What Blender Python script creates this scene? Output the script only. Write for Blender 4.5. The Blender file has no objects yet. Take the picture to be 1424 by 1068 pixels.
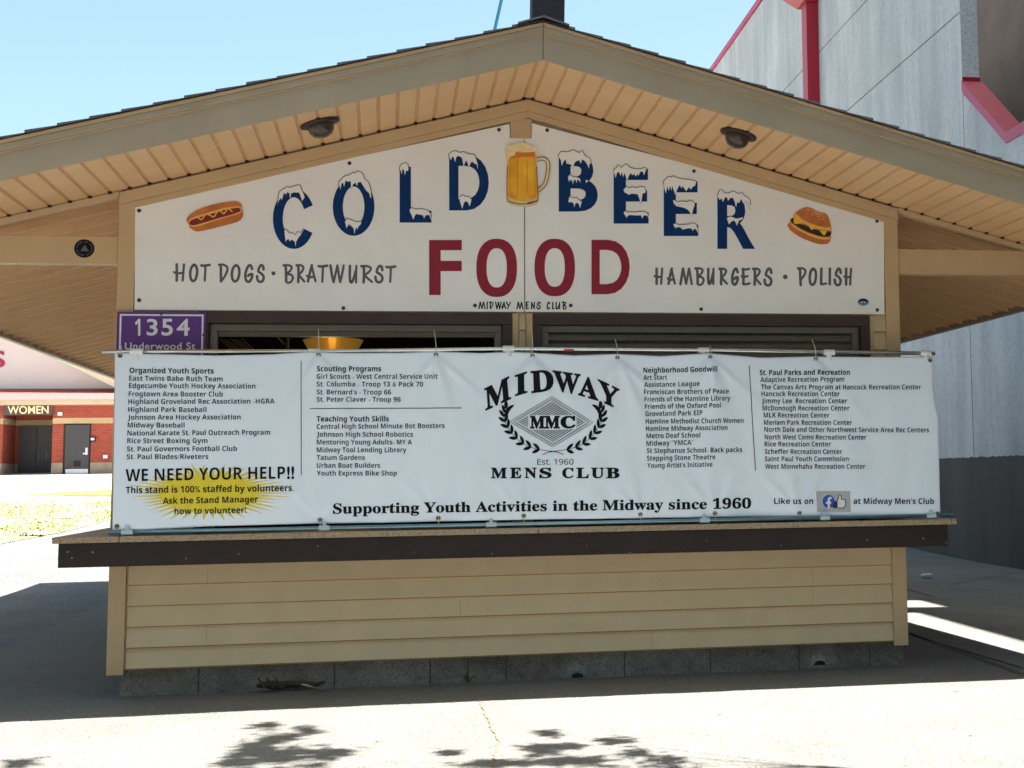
import bpy, bmesh, math, random
from mathutils import Vector, Matrix, noise
from mathutils.geometry import tessellate_polygon

SC = bpy.context.scene
COL = SC.collection
R = math.radians

# ------------------------------------------------------------------ camera
F_PX, CX, CY = 2243.44, 1016.88, 403.58          # focal length and principal point in 1424-wide pixels
PITCH, YAW, ROLL = .113364, .211573, -.014464
CAM = Vector((-.8863, -10.3906, 1.28))
_s, _c = math.sin, math.cos
FW = Vector((_s(YAW)*_c(PITCH), _c(YAW)*_c(PITCH), _s(PITCH)))
_rt = Vector((_c(YAW), -_s(YAW), 0))
_up = Vector((-_s(YAW)*_s(PITCH), -_c(YAW)*_s(PITCH), _c(PITCH)))
RT = _c(ROLL)*_rt + _s(ROLL)*_up
UP = -_s(ROLL)*_rt + _c(ROLL)*_up
cam = bpy.data.cameras.new('camera')
cam.sensor_fit = 'HORIZONTAL'; cam.sensor_width = 36
cam.lens = F_PX/1424*36
cam.shift_x = -(CX-712)/1424
cam.shift_y = (CY-534)/1424
cam.clip_start = .1; cam.clip_end = 3000
cam_ob = bpy.data.objects.new('camera', cam); COL.objects.link(cam_ob)
cam_ob.matrix_world = Matrix(((RT.x, UP.x, -FW.x, CAM.x), (RT.y, UP.y, -FW.y, CAM.y), (RT.z, UP.z, -FW.z, CAM.z), (0, 0, 0, 1)))
SC.camera = cam_ob

# ------------------------------------------------------------------ light
SUN = Vector((.31, -.077, 1)).normalized()       # towards the sun
ELEV = math.asin(SUN.z)
world = bpy.data.worlds.new('World'); SC.world = world; world.use_nodes = True
nt = world.node_tree
sky = nt.nodes.new('ShaderNodeTexSky'); sky.sky_type = 'NISHITA'; sky.sun_disc = False
sky.sun_elevation = ELEV; sky.sun_rotation = math.atan2(SUN.x, SUN.y)
sky.altitude = 250; sky.air_density = 1.0; sky.dust_density = 3.6; sky.ozone_density = 1.0
tint = nt.nodes.new('ShaderNodeMix'); tint.data_type = 'RGBA'; tint.blend_type = 'MULTIPLY'; tint.inputs[0].default_value = 1
tint.inputs[7].default_value = (.96, 1.07, .925, 1)
nt.links.new(sky.outputs[0], tint.inputs[6]); nt.links.new(tint.outputs[2], nt.nodes['Background'].inputs[0])
nt.nodes['Background'].inputs[1].default_value = .054
sl = bpy.data.lights.new('sun', 'SUN'); sl.energy = 5.0; sl.angle = R(.53); sl.color = (1, .97, .915)
so = bpy.data.objects.new('sun', sl); COL.objects.link(so)
so.rotation_euler = SUN.to_track_quat('Z', 'Y').to_euler(); so.location = (8, -4, 30)
SC.view_settings.view_transform = 'Standard'; SC.view_settings.look = 'None'
SC.view_settings.exposure = 2.38; SC.view_settings.gamma = 1
SC.render.engine = 'CYCLES'
SC.cycles.max_bounces = 10; SC.cycles.diffuse_bounces = 6

# ------------------------------------------------------------------ materials
def lin(r, g, b):
    f = lambda v: v/12.92 if v <= .04045 else ((v+.055)/1.055)**2.4
    return (f(r/255), f(g/255), f(b/255), 1)

def mat(name, col, rough=.6, var=.12, scale=8, bump=0, bscale=60, metal=0, spec=.5, col2=None, stretch=None, detail=6, emit=None, contrast=None):
    """principled material whose colour wanders with noise; col in linear rgb"""
    m = bpy.data.materials.new(name); m.use_nodes = True
    n = m.node_tree; p = n.nodes['Principled BSDF']
    p.inputs['Roughness'].default_value = rough; p.inputs['Metallic'].default_value = metal
    p.inputs['Specular IOR Level'].default_value = spec
    c = tuple(col)[:3]
    tc = n.nodes.new('ShaderNodeTexCoord'); mp = n.nodes.new('ShaderNodeMapping')
    n.links.new(tc.outputs['Object'], mp.inputs[0])
    if stretch: mp.inputs['Scale'].default_value = stretch
    if var or col2:
        t = n.nodes.new('ShaderNodeTexNoise'); t.inputs['Scale'].default_value = scale; t.inputs['Detail'].default_value = detail
        n.links.new(mp.outputs[0], t.inputs[0])
        rp = n.nodes.new('ShaderNodeValToRGB')
        lo, hi = contrast or (.3, .7)
        rp.color_ramp.elements[0].position = lo; rp.color_ramp.elements[1].position = hi
        a = tuple(v*(1-var) for v in c); b = tuple(col2)[:3] if col2 else tuple(min(1, v*(1+var)) for v in c)
        rp.color_ramp.elements[0].color = a+(1,); rp.color_ramp.elements[1].color = b+(1,)
        n.links.new(t.outputs[0], rp.inputs[0]); n.links.new(rp.outputs[0], p.inputs['Base Color'])
    else:
        p.inputs['Base Color'].default_value = c+(1,)
    if bump:
        t2 = n.nodes.new('ShaderNodeTexNoise'); t2.inputs['Scale'].default_value = bscale; t2.inputs['Detail'].default_value = 5
        n.links.new(mp.outputs[0], t2.inputs[0])
        b = n.nodes.new('ShaderNodeBump'); b.inputs['Strength'].default_value = bump; b.inputs['Distance'].default_value = .01
        n.links.new(t2.outputs[0], b.inputs['Height']); n.links.new(b.outputs[0], p.inputs['Normal'])
    if emit:
        p.inputs['Emission Color'].default_value = emit[0]+(1,); p.inputs['Emission Strength'].default_value = emit[1]
    return m

def speckle(name, cols, scale, rough=.7, bump=.3, big=None):
    """aggregate: fine cells in several colours, with broad stains"""
    m = bpy.data.materials.new(name); m.use_nodes = True
    n = m.node_tree; p = n.nodes['Principled BSDF']; p.inputs['Roughness'].default_value = rough
    tc = n.nodes.new('ShaderNodeTexCoord')
    v = n.nodes.new('ShaderNodeTexVoronoi'); v.inputs['Scale'].default_value = scale
    n.links.new(tc.outputs['Object'], v.inputs[0])
    sep = n.nodes.new('ShaderNodeSeparateColor'); n.links.new(v.outputs['Color'], sep.inputs[0])
    rp = n.nodes.new('ShaderNodeValToRGB'); e = rp.color_ramp.elements
    while len(e) < len(cols): e.new(.5)
    for i, c in enumerate(cols): e[i].position = i/(len(cols)-1); e[i].color = tuple(c)[:3]+(1,)
    n.links.new(sep.outputs[0], rp.inputs[0])
    out = rp.outputs[0]
    if big:
        for sc_, lo, hi, dark in big:
            t = n.nodes.new('ShaderNodeTexNoise'); t.inputs['Scale'].default_value = sc_; t.inputs['Detail'].default_value = 8
            n.links.new(tc.outputs['Object'], t.inputs[0])
            r2 = n.nodes.new('ShaderNodeValToRGB'); r2.color_ramp.elements[0].position = lo; r2.color_ramp.elements[1].position = hi
            r2.color_ramp.elements[0].color = (dark, dark, dark*.97, 1); r2.color_ramp.elements[1].color = (1, 1, 1, 1)
            n.links.new(t.outputs[0], r2.inputs[0])
            mx = n.nodes.new('ShaderNodeMix'); mx.data_type = 'RGBA'; mx.blend_type = 'MULTIPLY'; mx.inputs[0].default_value = 1
            n.links.new(out, mx.inputs[6]); n.links.new(r2.outputs[0], mx.inputs[7]); out = mx.outputs[2]
    n.links.new(out, p.inputs['Base Color'])
    if bump:
        b = n.nodes.new('ShaderNodeBump'); b.inputs['Strength'].default_value = bump; b.inputs['Distance'].default_value = .004
        n.links.new(v.outputs['Distance'], b.inputs['Height']); n.links.new(b.outputs[0], p.inputs['Normal'])
    return m

M = {}
M['siding'] = mat('siding_vinyl', (.60, .47, .295), .5, .05, 5, .06, 90, spec=.35)
M['siding_bounce_lip'] = mat('siding_bounce_lip', (.40, .22, .095), .5, .08, 20)  # lip under each board; warm bounce light is put into its orange colour
M['soffit'] = mat('soffit_vinyl', (.68, .435, .225), .5, .05, 4, .05, 80, spec=.35)
M['trim'] = mat('trim_metal', (.52, .365, .205), .45, .05, 4, spec=.4)
M['gap'] = mat('gap_dark', (.012, .010, .010), .9, 0)
M['fascia'] = mat('fascia_metal', (.36, .288, .205), .42, .07, 3, .03, 40, spec=.5)
M['shingle'] = speckle('asphalt_shingle', [(.006, .007, .011), (.016, .017, .024), (.04, .04, .048), (.010, .011, .016)], 260, .9, .5)
M['brown'] = mat('brown_metal', (.020, .0115, .0108), .5, .15, 6, .03, 50, col2=(.027, .0155, .0145), spec=.3)
M['framebrown'] = mat('frame_brown', (.052, .034, .030), .5, .12, 6, spec=.3)
M['shutter'] = mat('shutter_metal', (.16, .125, .095), .45, .12, 10, stretch=(1, 1, 8))
M['track'] = mat('track_metal', (.17, .15, .125), .4, .1, 12)
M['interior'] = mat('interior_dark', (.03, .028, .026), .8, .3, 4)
M['granite'] = speckle('counter_stone', [(.20, .15, .10), (.36, .27, .17), (.42, .32, .21), (.28, .21, .14), (.13, .10, .08)], 190, .45, .1)
M['block'] = speckle('concrete_block', [(.14, .127, .113), (.27, .245, .225), (.31, .285, .26), (.20, .18, .165)], 150, .9, .8, [(3, .35, .62, .6), (14, .3, .6, .8)])
M['mortar'] = mat('mortar', (.10, .092, .085), .9, .2, 30)
M['concrete'] = speckle('pavement_concrete', [(.115, .108, .099), (.162, .153, .141), (.184, .174, .161), (.06, .056, .051), (.17, .161, .149)], 120, .85, .25,
                        [(1.3, .3, .62, .86), (.35, .3, .7, .85), (9, .25, .5, .9)])
M['walk'] = speckle('sidewalk_concrete', [(.14, .132, .121), (.19, .18, .165), (.21, .197, .18), (.10, .094, .086)], 110, .9, .3, [(1.7, .3, .62, .75), (.5, .3, .7, .8)])
M['asphalt'] = speckle('asphalt', [(.06, .06, .062), (.145, .142, .142), (.205, .20, .20), (.032, .033, .035), (.17, .167, .168)], 75, .9, .6, [(.8, .3, .65, .75), (5, .3, .6, .85)])
M['farpave'] = mat('far_pavement', (.52, .49, .46), .9, .12, .8)
M['joint'] = mat('joint_dirt', (.07, .06, .05), .95, .3, 20)
M['crack'] = mat('crack_dirt', (.16, .115, .065), .95, .4, 30)
M['sign'] = mat('sign_panel_white', (.80, .80, .80), .38, .035, 3, spec=.4)
M['screw'] = mat('screw_head', (.05, .05, .045), .4, .1, 20, metal=.6)
M['navy'] = mat('letter_navy', lin(4, 50, 104), .55, .06, 20, spec=.15)
M['maroon'] = mat('letter_maroon', lin(140, 44, 60), .55, .06, 20, spec=.15)
M['greyink'] = mat('letter_grey', lin(92, 96, 102), .55, .06, 20, spec=.15)
M['blackink'] = mat('letter_black', (.008, .009, .013), .6, 0, spec=.1)
M['snow'] = mat('snow_white', (.83, .83, .83), .4, .02, 10)
M['line'] = mat('outline_ink', (.03, .03, .035), .5, 0)
M['vinyl'] = mat('banner_vinyl', (.77, .86, .99), .24, .03, 2.2, spec=.6)
M['hem'] = mat('banner_hem', (.72, .73, .75), .35, .03, 4)
M['grommet'] = mat('brass_grommet', (.28, .23, .12), .35, .1, 30, metal=.8)
M['pvc'] = mat('pvc_white', (.78, .79, .80), .3, .04, 8)
M['rod'] = mat('pole_metal', (.66, .70, .70), .22, .1, 8, metal=.9)
M['rod_blue'] = mat('pole_metal_blue', (.22, .36, .44), .3, .12, 8, metal=.8)
M['tee_blue'] = mat('pipe_fitting', (.42, .55, .62), .35, .05, 10)
M['red'] = mat('red_tape', lin(170, 36, 36), .5, .05, 10)
M['tie'] = mat('cable_tie', (.55, .53, .47), .5, .1, 10)
M['yellow'] = mat('burst_yellow', lin(226, 205, 40), .42, .05, 20)
M['purple'] = mat('sign_purple', lin(88, 40, 128), .4, .05, 6)
M['signwhite'] = mat('sign_reflective_white', (.72, .72, .76), .4, .03, 10)
M['bronze'] = mat('bronze_lamp', (.036, .024, .021), .5, .2, 10, spec=.3)
M['lens'] = mat('lamp_lens', (.05, .036, .03), .2, .2, 8)
M['blueL'] = mat('logo_blue', lin(20, 84, 180), .4, .04, 20)
M['blueD'] = mat('logo_cuff', lin(16, 32, 90), .4, .04, 20)
M['logogrey'] = mat('logo_grey', (.42, .42, .44), .4, .05, 20)
M['logowhite'] = mat('logo_white', (.74, .74, .76), .4, .02, 20)
M['bun'] = mat('bun_brown', lin(190, 110, 50), .5, .18, 16)
M['bunlight'] = mat('bun_gold', lin(236, 178, 84), .5, .1, 20)
M['sausage'] = mat('sausage_red', lin(124, 18, 30), .4, .15, 20)
M['mustard'] = mat('mustard', lin(238, 178, 74), .45, .04, 20)
M['patty'] = mat('patty_dark', lin(44, 24, 30), .6, .3, 30)
M['cheese'] = mat('cheese', lin(250, 184, 50), .45, .05, 20)
M['lettuce'] = mat('lettuce', lin(96, 140, 84), .5, .2, 20)
M['seed'] = mat('sesame', lin(240, 212, 160), .5, .05, 20)
M['beer'] = mat('beer_gold', lin(232, 160, 30), .35, .1, 9, col2=lin(244, 188, 40))
M['beerdark'] = mat('beer_amber', lin(214, 116, 26), .4, .12, 20)
M['foam'] = mat('beer_foam', lin(232, 212, 164), .6, .12, 18)
M['glassedge'] = mat('mug_glass', lin(226, 202, 150), .3, .12, 14)
M['mugline'] = mat('mug_outline', lin(74, 44, 24), .5, .1, 20)
M['teal'] = mat('badge_teal', lin(70, 150, 160), .5, .2, 60)
M['brick'] = None
M['cream'] = mat('cream_block', (.34, .24, .13), .8, .12, 2)
M['baseblock'] = mat('base_block', (.26, .205, .15), .85, .2, 2)
M['pediment'] = mat('pediment_white', (.50, .455, .45), .6, .04, .6)
M['redroof'] = mat('red_shingle', (.24, .07, .065), .85, .25, 14, stretch=(1, 1, 1))
M['creamfascia'] = mat('cream_fascia', (.38, .31, .21), .5, .05, 2)
M['door'] = mat('dark_door', (.026, .023, .026), .5, .1, 3)
M['steel'] = mat('steel_plate', (.55, .57, .60), .35, .05, 6, metal=.4)
M['womensign'] = mat('sign_brown', (.05, .028, .028), .5, .05, 5)
M['womentext'] = mat('sign_cream', (.75, .56, .33), .5, 0)
M['redletter'] = mat('letter_red', lin(142, 20, 50), .5, 0)
M['conc'] = None
M['stucco'] = mat('stucco_return', (.80, .77, .77), .9, .25, 45, .8, 70)
M['redpaint'] = mat('red_paint', lin(176, 20, 44), .4, .08, 3)
M['magenta'] = mat('magenta_trim', lin(186, 22, 84), .4, .06, 3)
M['sunlit_pink'] = mat('sunlit_sill', lin(246, 112, 116), .45, .06, 3)  # top face of the trim; sunlight is put into its lighter colour
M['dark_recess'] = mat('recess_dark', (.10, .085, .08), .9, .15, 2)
M['polepaint'] = mat('dark_pole', (.006, .007, .012), .6, .1, 4, spec=.12)
M['cable'] = mat('cable', lin(44, 120, 150), .5, .1, 4)
M['bark'] = mat('bark', (.05, .04, .032), .95, .4, 30, .8, 60)
M['twig'] = mat('twig_pale', (.30, .26, .15), .9, .2, 30)
M['leaf'] = mat('leaf_green', (.06, .10, .03), .6, .4, 3)
M['grass'] = mat('grass_blade', (.24, .26, .08), .8, .2, .9, col2=(.31, .30, .12))
M['lawn'] = mat('lawn_turf', (.24, .26, .085), .95, .3, .8, .6, 40, col2=(.36, .32, .15))
M['lawnfar'] = mat('lawn_far', (.16, .23, .03), .95, .25, 1.5, .6, 40)
M['paper'] = mat('paper_scrap', (.62, .64, .66), .8, .05, 10)
M['lampglow'] = mat('brass_hood', lin(190, 130, 30), .35, .1, 3, metal=.5, emit=((1, .62, .10), .02))
M['shelfwire'] = mat('wire_rack', (.35, .34, .32), .4, .1, 10, metal=.6)
M['dust'] = mat('dust_patch', (.26, .26, .26), .95, .3, 25)

def brick_mat():
    m = bpy.data.materials.new('red_brick'); m.use_nodes = True
    n = m.node_tree; p = n.nodes['Principled BSDF']; p.inputs['Roughness'].default_value = .85
    tc = n.nodes.new('ShaderNodeTexCoord'); sx = n.nodes.new('ShaderNodeSeparateXYZ'); cb = n.nodes.new('ShaderNodeCombineXYZ')
    ad = n.nodes.new('ShaderNodeMath'); ad.operation = 'ADD'
    n.links.new(tc.outputs['Object'], sx.inputs[0])
    n.links.new(sx.outputs[0], ad.inputs[0]); n.links.new(sx.outputs[1], ad.inputs[1])
    n.links.new(ad.outputs[0], cb.inputs[0]); n.links.new(sx.outputs[2], cb.inputs[1])
    b = n.nodes.new('ShaderNodeTexBrick'); n.links.new(cb.outputs[0], b.inputs[0])
    b.inputs['Scale'].default_value = 1; b.inputs['Brick Width'].default_value = .3; b.inputs['Row Height'].default_value = .1
    b.inputs['Mortar Size'].default_value = .008; b.inputs['Color1'].default_value = (.25, .038, .018, 1)
    b.inputs['Color2'].default_value = (.19, .028, .015, 1); b.inputs['Mortar'].default_value = (.22, .07, .045, 1)
    n.links.new(b.outputs[0], p.inputs['Base Color'])
    return m
M['brick'] = brick_mat()

def grandstand_mat():
    """grey cast concrete with vertical rain streaks and a dark painted plinth up to 1.46 m"""
    m = bpy.data.materials.new('cast_concrete'); m.use_nodes = True
    n = m.node_tree; p = n.nodes['Principled BSDF']; p.inputs['Roughness'].default_value = .85
    tc = n.nodes.new('ShaderNodeTexCoord')
    def noise_ramp(scale, st, lo, hi, a, b, det=3.5):
        mp = n.nodes.new('ShaderNodeMapping'); mp.inputs['Scale'].default_value = st; n.links.new(tc.outputs['Object'], mp.inputs[0])
        t = n.nodes.new('ShaderNodeTexNoise'); t.inputs['Scale'].default_value = scale; t.inputs['Detail'].default_value = det
        n.links.new(mp.outputs[0], t.inputs[0])
        r = n.nodes.new('ShaderNodeValToRGB'); r.color_ramp.elements[0].position = lo; r.color_ramp.elements[1].position = hi
        r.color_ramp.elements[0].color = a+(1,); r.color_ramp.elements[1].color = b+(1,)
        n.links.new(t.outputs[0], r.inputs[0]); return r.outputs[0]
    def mul(a, b):
        x = n.nodes.new('ShaderNodeMix'); x.data_type = 'RGBA'; x.blend_type = 'MULTIPLY'; x.inputs[0].default_value = 1
        n.links.new(a, x.inputs[6]); n.links.new(b, x.inputs[7]); return x.outputs[2]
    c = noise_ramp(1.1, (1, 1, .5), .3, .7, (.52, .525, .53), (.66, .66, .66))
    c = mul(c, noise_ramp(1.6, (1, 1, .16), .36, .62, (.80, .81, .83), (1, 1, 1)))
    c = mul(c, noise_ramp(4.5, (1, 1, .12), .36, .52, (.93, .93, .93), (1, 1, 1)))
    c = mul(c, noise_ramp(26, (1, 1, .6), .33, .55, (.82, .82, .82), (1, 1, 1), 3))
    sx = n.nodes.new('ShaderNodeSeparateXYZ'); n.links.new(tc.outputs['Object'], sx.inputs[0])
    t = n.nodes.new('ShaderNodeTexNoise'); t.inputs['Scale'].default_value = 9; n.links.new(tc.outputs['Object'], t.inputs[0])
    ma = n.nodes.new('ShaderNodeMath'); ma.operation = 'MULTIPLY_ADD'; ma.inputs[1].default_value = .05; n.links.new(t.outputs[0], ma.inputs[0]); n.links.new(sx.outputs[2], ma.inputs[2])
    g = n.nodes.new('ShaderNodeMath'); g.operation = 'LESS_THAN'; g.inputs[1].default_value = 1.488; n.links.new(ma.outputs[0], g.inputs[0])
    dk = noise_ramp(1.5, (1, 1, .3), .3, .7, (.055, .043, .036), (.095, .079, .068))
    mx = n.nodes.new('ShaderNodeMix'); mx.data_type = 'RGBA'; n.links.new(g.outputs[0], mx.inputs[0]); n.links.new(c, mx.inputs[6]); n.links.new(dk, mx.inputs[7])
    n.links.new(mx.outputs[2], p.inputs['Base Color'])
    t3 = n.nodes.new('ShaderNodeTexNoise'); t3.inputs['Scale'].default_value = 30; n.links.new(tc.outputs['Object'], t3.inputs[0])
    b = n.nodes.new('ShaderNodeBump'); b.inputs['Strength'].default_value = .3; b.inputs['Distance'].default_value = .01
    n.links.new(t3.outputs[0], b.inputs['Height']); n.links.new(b.outputs[0], p.inputs['Normal'])
    return m
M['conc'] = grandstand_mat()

# ------------------------------------------------------------------ mesh helpers
def facade(px, py, y=0.0):
    """the point of the plane y = const measured at photo pixel (px, py) by the survey camera"""
    d = FW + RT*((px-CX)/F_PX) - UP*((py-CY)/F_PX)
    return CAM + d*((y-CAM.y)/d.y)

def on_ground(px, py, z=0.0):
    d = FW + RT*((px-CX)/F_PX) - UP*((py-CY)/F_PX)
    return CAM + d*((z-CAM.z)/d.z)

class MB:
    def __init__(self): self.v = []; self.f = []; self.m = []; self.mats = []
    def slot(self, m):
        if m not in self.mats: self.mats.append(m)
        return self.mats.index(m)
    def add(self, vs, fs, m):
        o = len(self.v); self.v += [tuple(p) for p in vs]; s = self.slot(m)
        for f in fs: self.f.append(tuple(i+o for i in f)); self.m.append(s)
        return self
    def box(self, x0, x1, y0, y1, z0, z1, m):
        vs = [(x0, y0, z0), (x1, y0, z0), (x1, y1, z0), (x0, y1, z0), (x0, y0, z1), (x1, y0, z1), (x1, y1, z1), (x0, y1, z1)]
        return self.add(vs, [(0, 3, 2, 1), (4, 5, 6, 7), (0, 1, 5, 4), (1, 2, 6, 5), (2, 3, 7, 6), (3, 0, 4, 7)], m)
    def prism(self, poly, axis, a, b, m):
        """polygon (list of 2d) extruded along axis 0/1/2 from a to b; concave is fine"""
        n = len(poly)
        def P(p, t):
            return {0: (t, p[0], p[1]), 1: (p[0], t, p[1]), 2: (p[0], p[1], t)}[axis]
        vs = [P(p, a) for p in poly]+[P(p, b) for p in poly]
        tris = tessellate_polygon([[Vector((p[0], p[1], 0)) for p in poly]])
        fs = [tuple(t) for t in tris]+[tuple(i+n for i in reversed(t)) for t in tris]
        fs += [(i, (i+1) % n, (i+1) % n+n, i+n) for i in range(n)]
        return self.add(vs, fs, m)
    def poly3(self, pts, m):
        tris = tessellate_polygon([[Vector((p[0], p[2], 0)) for p in pts]])
        return self.add(pts, [tuple(t) for t in tris], m)
    def tube(self, path, rad, m, seg=10, caps=True):
        rings = []; path = [Vector(p) for p in path]
        rs = rad if isinstance(rad, (list, tuple)) else [rad]*len(path)
        for i, p in enumerate(path):
            t = (path[min(i+1, len(path)-1)]-path[max(i-1, 0)]).normalized()
            a = t.cross(Vector((0, 0, 1)) if abs(t.z) < .9 else Vector((1, 0, 0))).normalized(); b = t.cross(a)
            rings.append([p+(a*_c(2*math.pi*k/seg)+b*_s(2*math.pi*k/seg))*rs[i] for k in range(seg)])
        vs = [q for r in rings for q in r]; fs = []
        for i in range(len(path)-1):
            for k in range(seg):
                k2 = (k+1) % seg
                fs.append((i*seg+k, i*seg+k2, (i+1)*seg+k2, (i+1)*seg+k))
        if caps: fs += [tuple(range(seg)), tuple((len(path)-1)*seg+k for k in reversed(range(seg)))]
        return self.add(vs, fs, m)
    def lathe(self, prof, origin, axis, m, seg=28):
        """profile of (radius, height along axis)"""
        axis = Vector(axis).normalized(); a = axis.cross(Vector((0, 1, 0)) if abs(axis.y) < .9 else Vector((1, 0, 0))).normalized(); b = axis.cross(a)
        o = Vector(origin); vs = []; fs = []
        for r, h in prof:
            for k in range(seg):
                w = 2*math.pi*k/seg; vs.append(o+axis*h+(a*_c(w)+b*_s(w))*r)
        for i in range(len(prof)-1):
            for k in range(seg):
                k2 = (k+1) % seg; fs.append((i*seg+k, i*seg+k2, (i+1)*seg+k2, (i+1)*seg+k))
        return self.add(vs, fs, m)
    def build(self, name, parent=None, smooth=False, bevel=0, origin=None):
        me = bpy.data.meshes.new(name)
        o_ = Vector(origin) if origin else Vector((0, 0, 0))
        me.from_pydata([tuple(Vector(p)-o_) for p in self.v], [], self.f); me.update()
        for m in self.mats: me.materials.append(m)
        for p, s in zip(me.polygons, self.m): p.material_index = s; p.use_smooth = smooth
        bm = bmesh.new(); bm.from_mesh(me); bmesh.ops.recalc_face_normals(bm, faces=bm.faces); bm.to_mesh(me); bm.free()
        ob = bpy.data.objects.new(name, me); COL.objects.link(ob)
        if parent:
            ob.parent = parent; ob.location = o_-Vector(parent_origin(parent))
        else: ob.location = o_
        if bevel:
            b = ob.modifiers.new('bevel', 'BEVEL'); b.width = bevel; b.segments = 2; b.limit_method = 'ANGLE'
        return ob

def parent_origin(p):
    o = Vector((0, 0, 0))
    while p: o += p.location; p = p.parent
    return o

def tag(o, label=None, cat=None, group=None, kind=None):
    if label: o['label'] = label
    if cat: o['category'] = cat
    if group: o['group'] = group
    if kind: o['kind'] = kind
    return o

def thing(name, loc, label, cat, group=None):
    o = bpy.data.objects.new(name, None); o.empty_display_size = .2; COL.objects.link(o); o.location = loc
    return tag(o, label, cat, group)

def catmull(pts, n=6, closed=False):
    if len(pts) < 3: return [Vector(p) for p in pts]
    P = [Vector(p) for p in pts]; out = []; N = len(P)
    for i in range(N if closed else N-1):
        if closed: a, b, c, d = P[(i-1) % N], P[i], P[(i+1) % N], P[(i+2) % N]
        else: a, b, c, d = P[max(i-1, 0)], P[i], P[i+1], P[min(i+2, N-1)]
        for k in range(n):
            t = k/n
            out.append(.5*((2*b)+(c-a)*t+(2*a-5*b+4*c-d)*t*t+(3*b-a-3*c+d)*t**3))
    if not closed: out.append(P[-1])
    return out

def ribbon_px(pts, w, closed=False, taper=False):
    """outline polygons (quads) for a stroke through 2d points"""
    P = [Vector((p[0], p[1])) for p in pts]; N = len(P); L = []; Rr = []
    for i in range(N):
        a = P[(i-1) % N] if closed else P[max(i-1, 0)]; b = P[(i+1) % N] if closed else P[min(i+1, N-1)]
        t = (b-a); t = t.normalized() if t.length > 1e-9 else Vector((1, 0)); n = Vector((-t.y, t.x))
        ww = w if not taper else w*(.35+.65*_s(math.pi*i/(N-1)))
        L.append(P[i]+n*ww/2); Rr.append(P[i]-n*ww/2)
    return L, Rr

def stroke(mb, pts, w, fn, m, closed=False, taper=False, cap=False):
    L, Rr = ribbon_px(pts, w, closed, taper); N = len(L)
    vs = [fn(p.x, p.y) for p in L]+[fn(p.x, p.y) for p in Rr]
    fs = [(i, (i+1) % N, (i+1) % N+N, i+N) for i in range(N if closed else N-1)]
    if cap and not closed:
        for e, s in ((0, 1), (N-1, -1)):
            p = Vector((pts[e][0], pts[e][1])); q = Vector((pts[e+s][0], pts[e+s][1])); t = (p-q).normalized()
            n = Vector((-t.y, t.x)); k0 = len(vs)
            arc = [p+n*w/2*_c(a)+t*w/2*_s(a) for a in [math.pi*j/6 for j in range(7)]]
            vs += [fn(a.x, a.y) for a in arc]; fs.append(tuple(range(k0, k0+7)))
    mb.add(vs, fs, m)

def refine(vs, fs, mx):
    """split triangles of a flat 2d mesh until no edge is longer than mx pixels"""
    vs = [tuple(v) for v in vs]; tr = []
    for f in fs:
        for k in range(1, len(f)-1): tr.append((f[0], f[k], f[k+1]))
    for _ in range(7):
        mid = {}; out = []; did = False
        def md(a, b):
            k = (min(a, b), max(a, b))
            if math.dist(vs[a], vs[b]) <= mx: return None
            if k not in mid: mid[k] = len(vs); vs.append(((vs[a][0]+vs[b][0])/2, (vs[a][1]+vs[b][1])/2))
            return mid[k]
        for a, b, c in tr:
            ab, bc, ca = md(a, b), md(b, c), md(c, a); n = sum(q is not None for q in (ab, bc, ca))
            if n == 0: out.append((a, b, c)); continue
            did = True
            if n == 3: out += [(a, ab, ca), (ab, b, bc), (ca, bc, c), (ab, bc, ca)]; continue
            while (ab is None) or (n == 2 and bc is None): a, b, c, ab, bc, ca = b, c, a, bc, ca, ab
            if n == 1: out += [(a, ab, c), (ab, b, c)]
            else: out += [(a, ab, c), (ab, bc, c), (ab, b, bc)]
        tr = out
        if not did: break
    return vs, tr

def shape(mb, pts, fn, m):
    """filled polygon from photo pixels on a surface"""
    tris = tessellate_polygon([[Vector((p[0], p[1], 0)) for p in pts]])
    if getattr(fn, 'cloth', False): pts, tris = refine(pts, tris, 3.5)
    mb.add([fn(p[0], p[1]) for p in pts], [tuple(t) for t in tris], m)

def disc(mb, cx, cy, rx, ry, fn, m, n=20):
    shape(mb, [(cx+rx*_c(2*math.pi*k/n), cy+ry*_s(2*math.pi*k/n)) for k in range(n)], fn, m)

def Z(ox, oy, k): return lambda pts: [(ox+x/k, oy+y/k) for x, y in pts]

# ------------------------------------------------------------------ lettering (built-in font only)
_TXT = {}
def style(s, kind):
    base = {'bold': (0x1D5D4, 0x1D5EE, 0x1D7EC), 'sans': (0x1D5A0, 0x1D5BA, 0x1D7E2), 'serif': (0x1D400, 0x1D41A, 0x1D7CE)}.get(kind)
    if not base: return s
    o = ''
    for c in s:
        if 'A' <= c <= 'Z': o += chr(base[0]+ord(c)-65)
        elif 'a' <= c <= 'z': o += chr(base[1]+ord(c)-97)
        elif c.isdigit(): o += chr(base[2]+int(c))
        else: o += c
    return o

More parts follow.
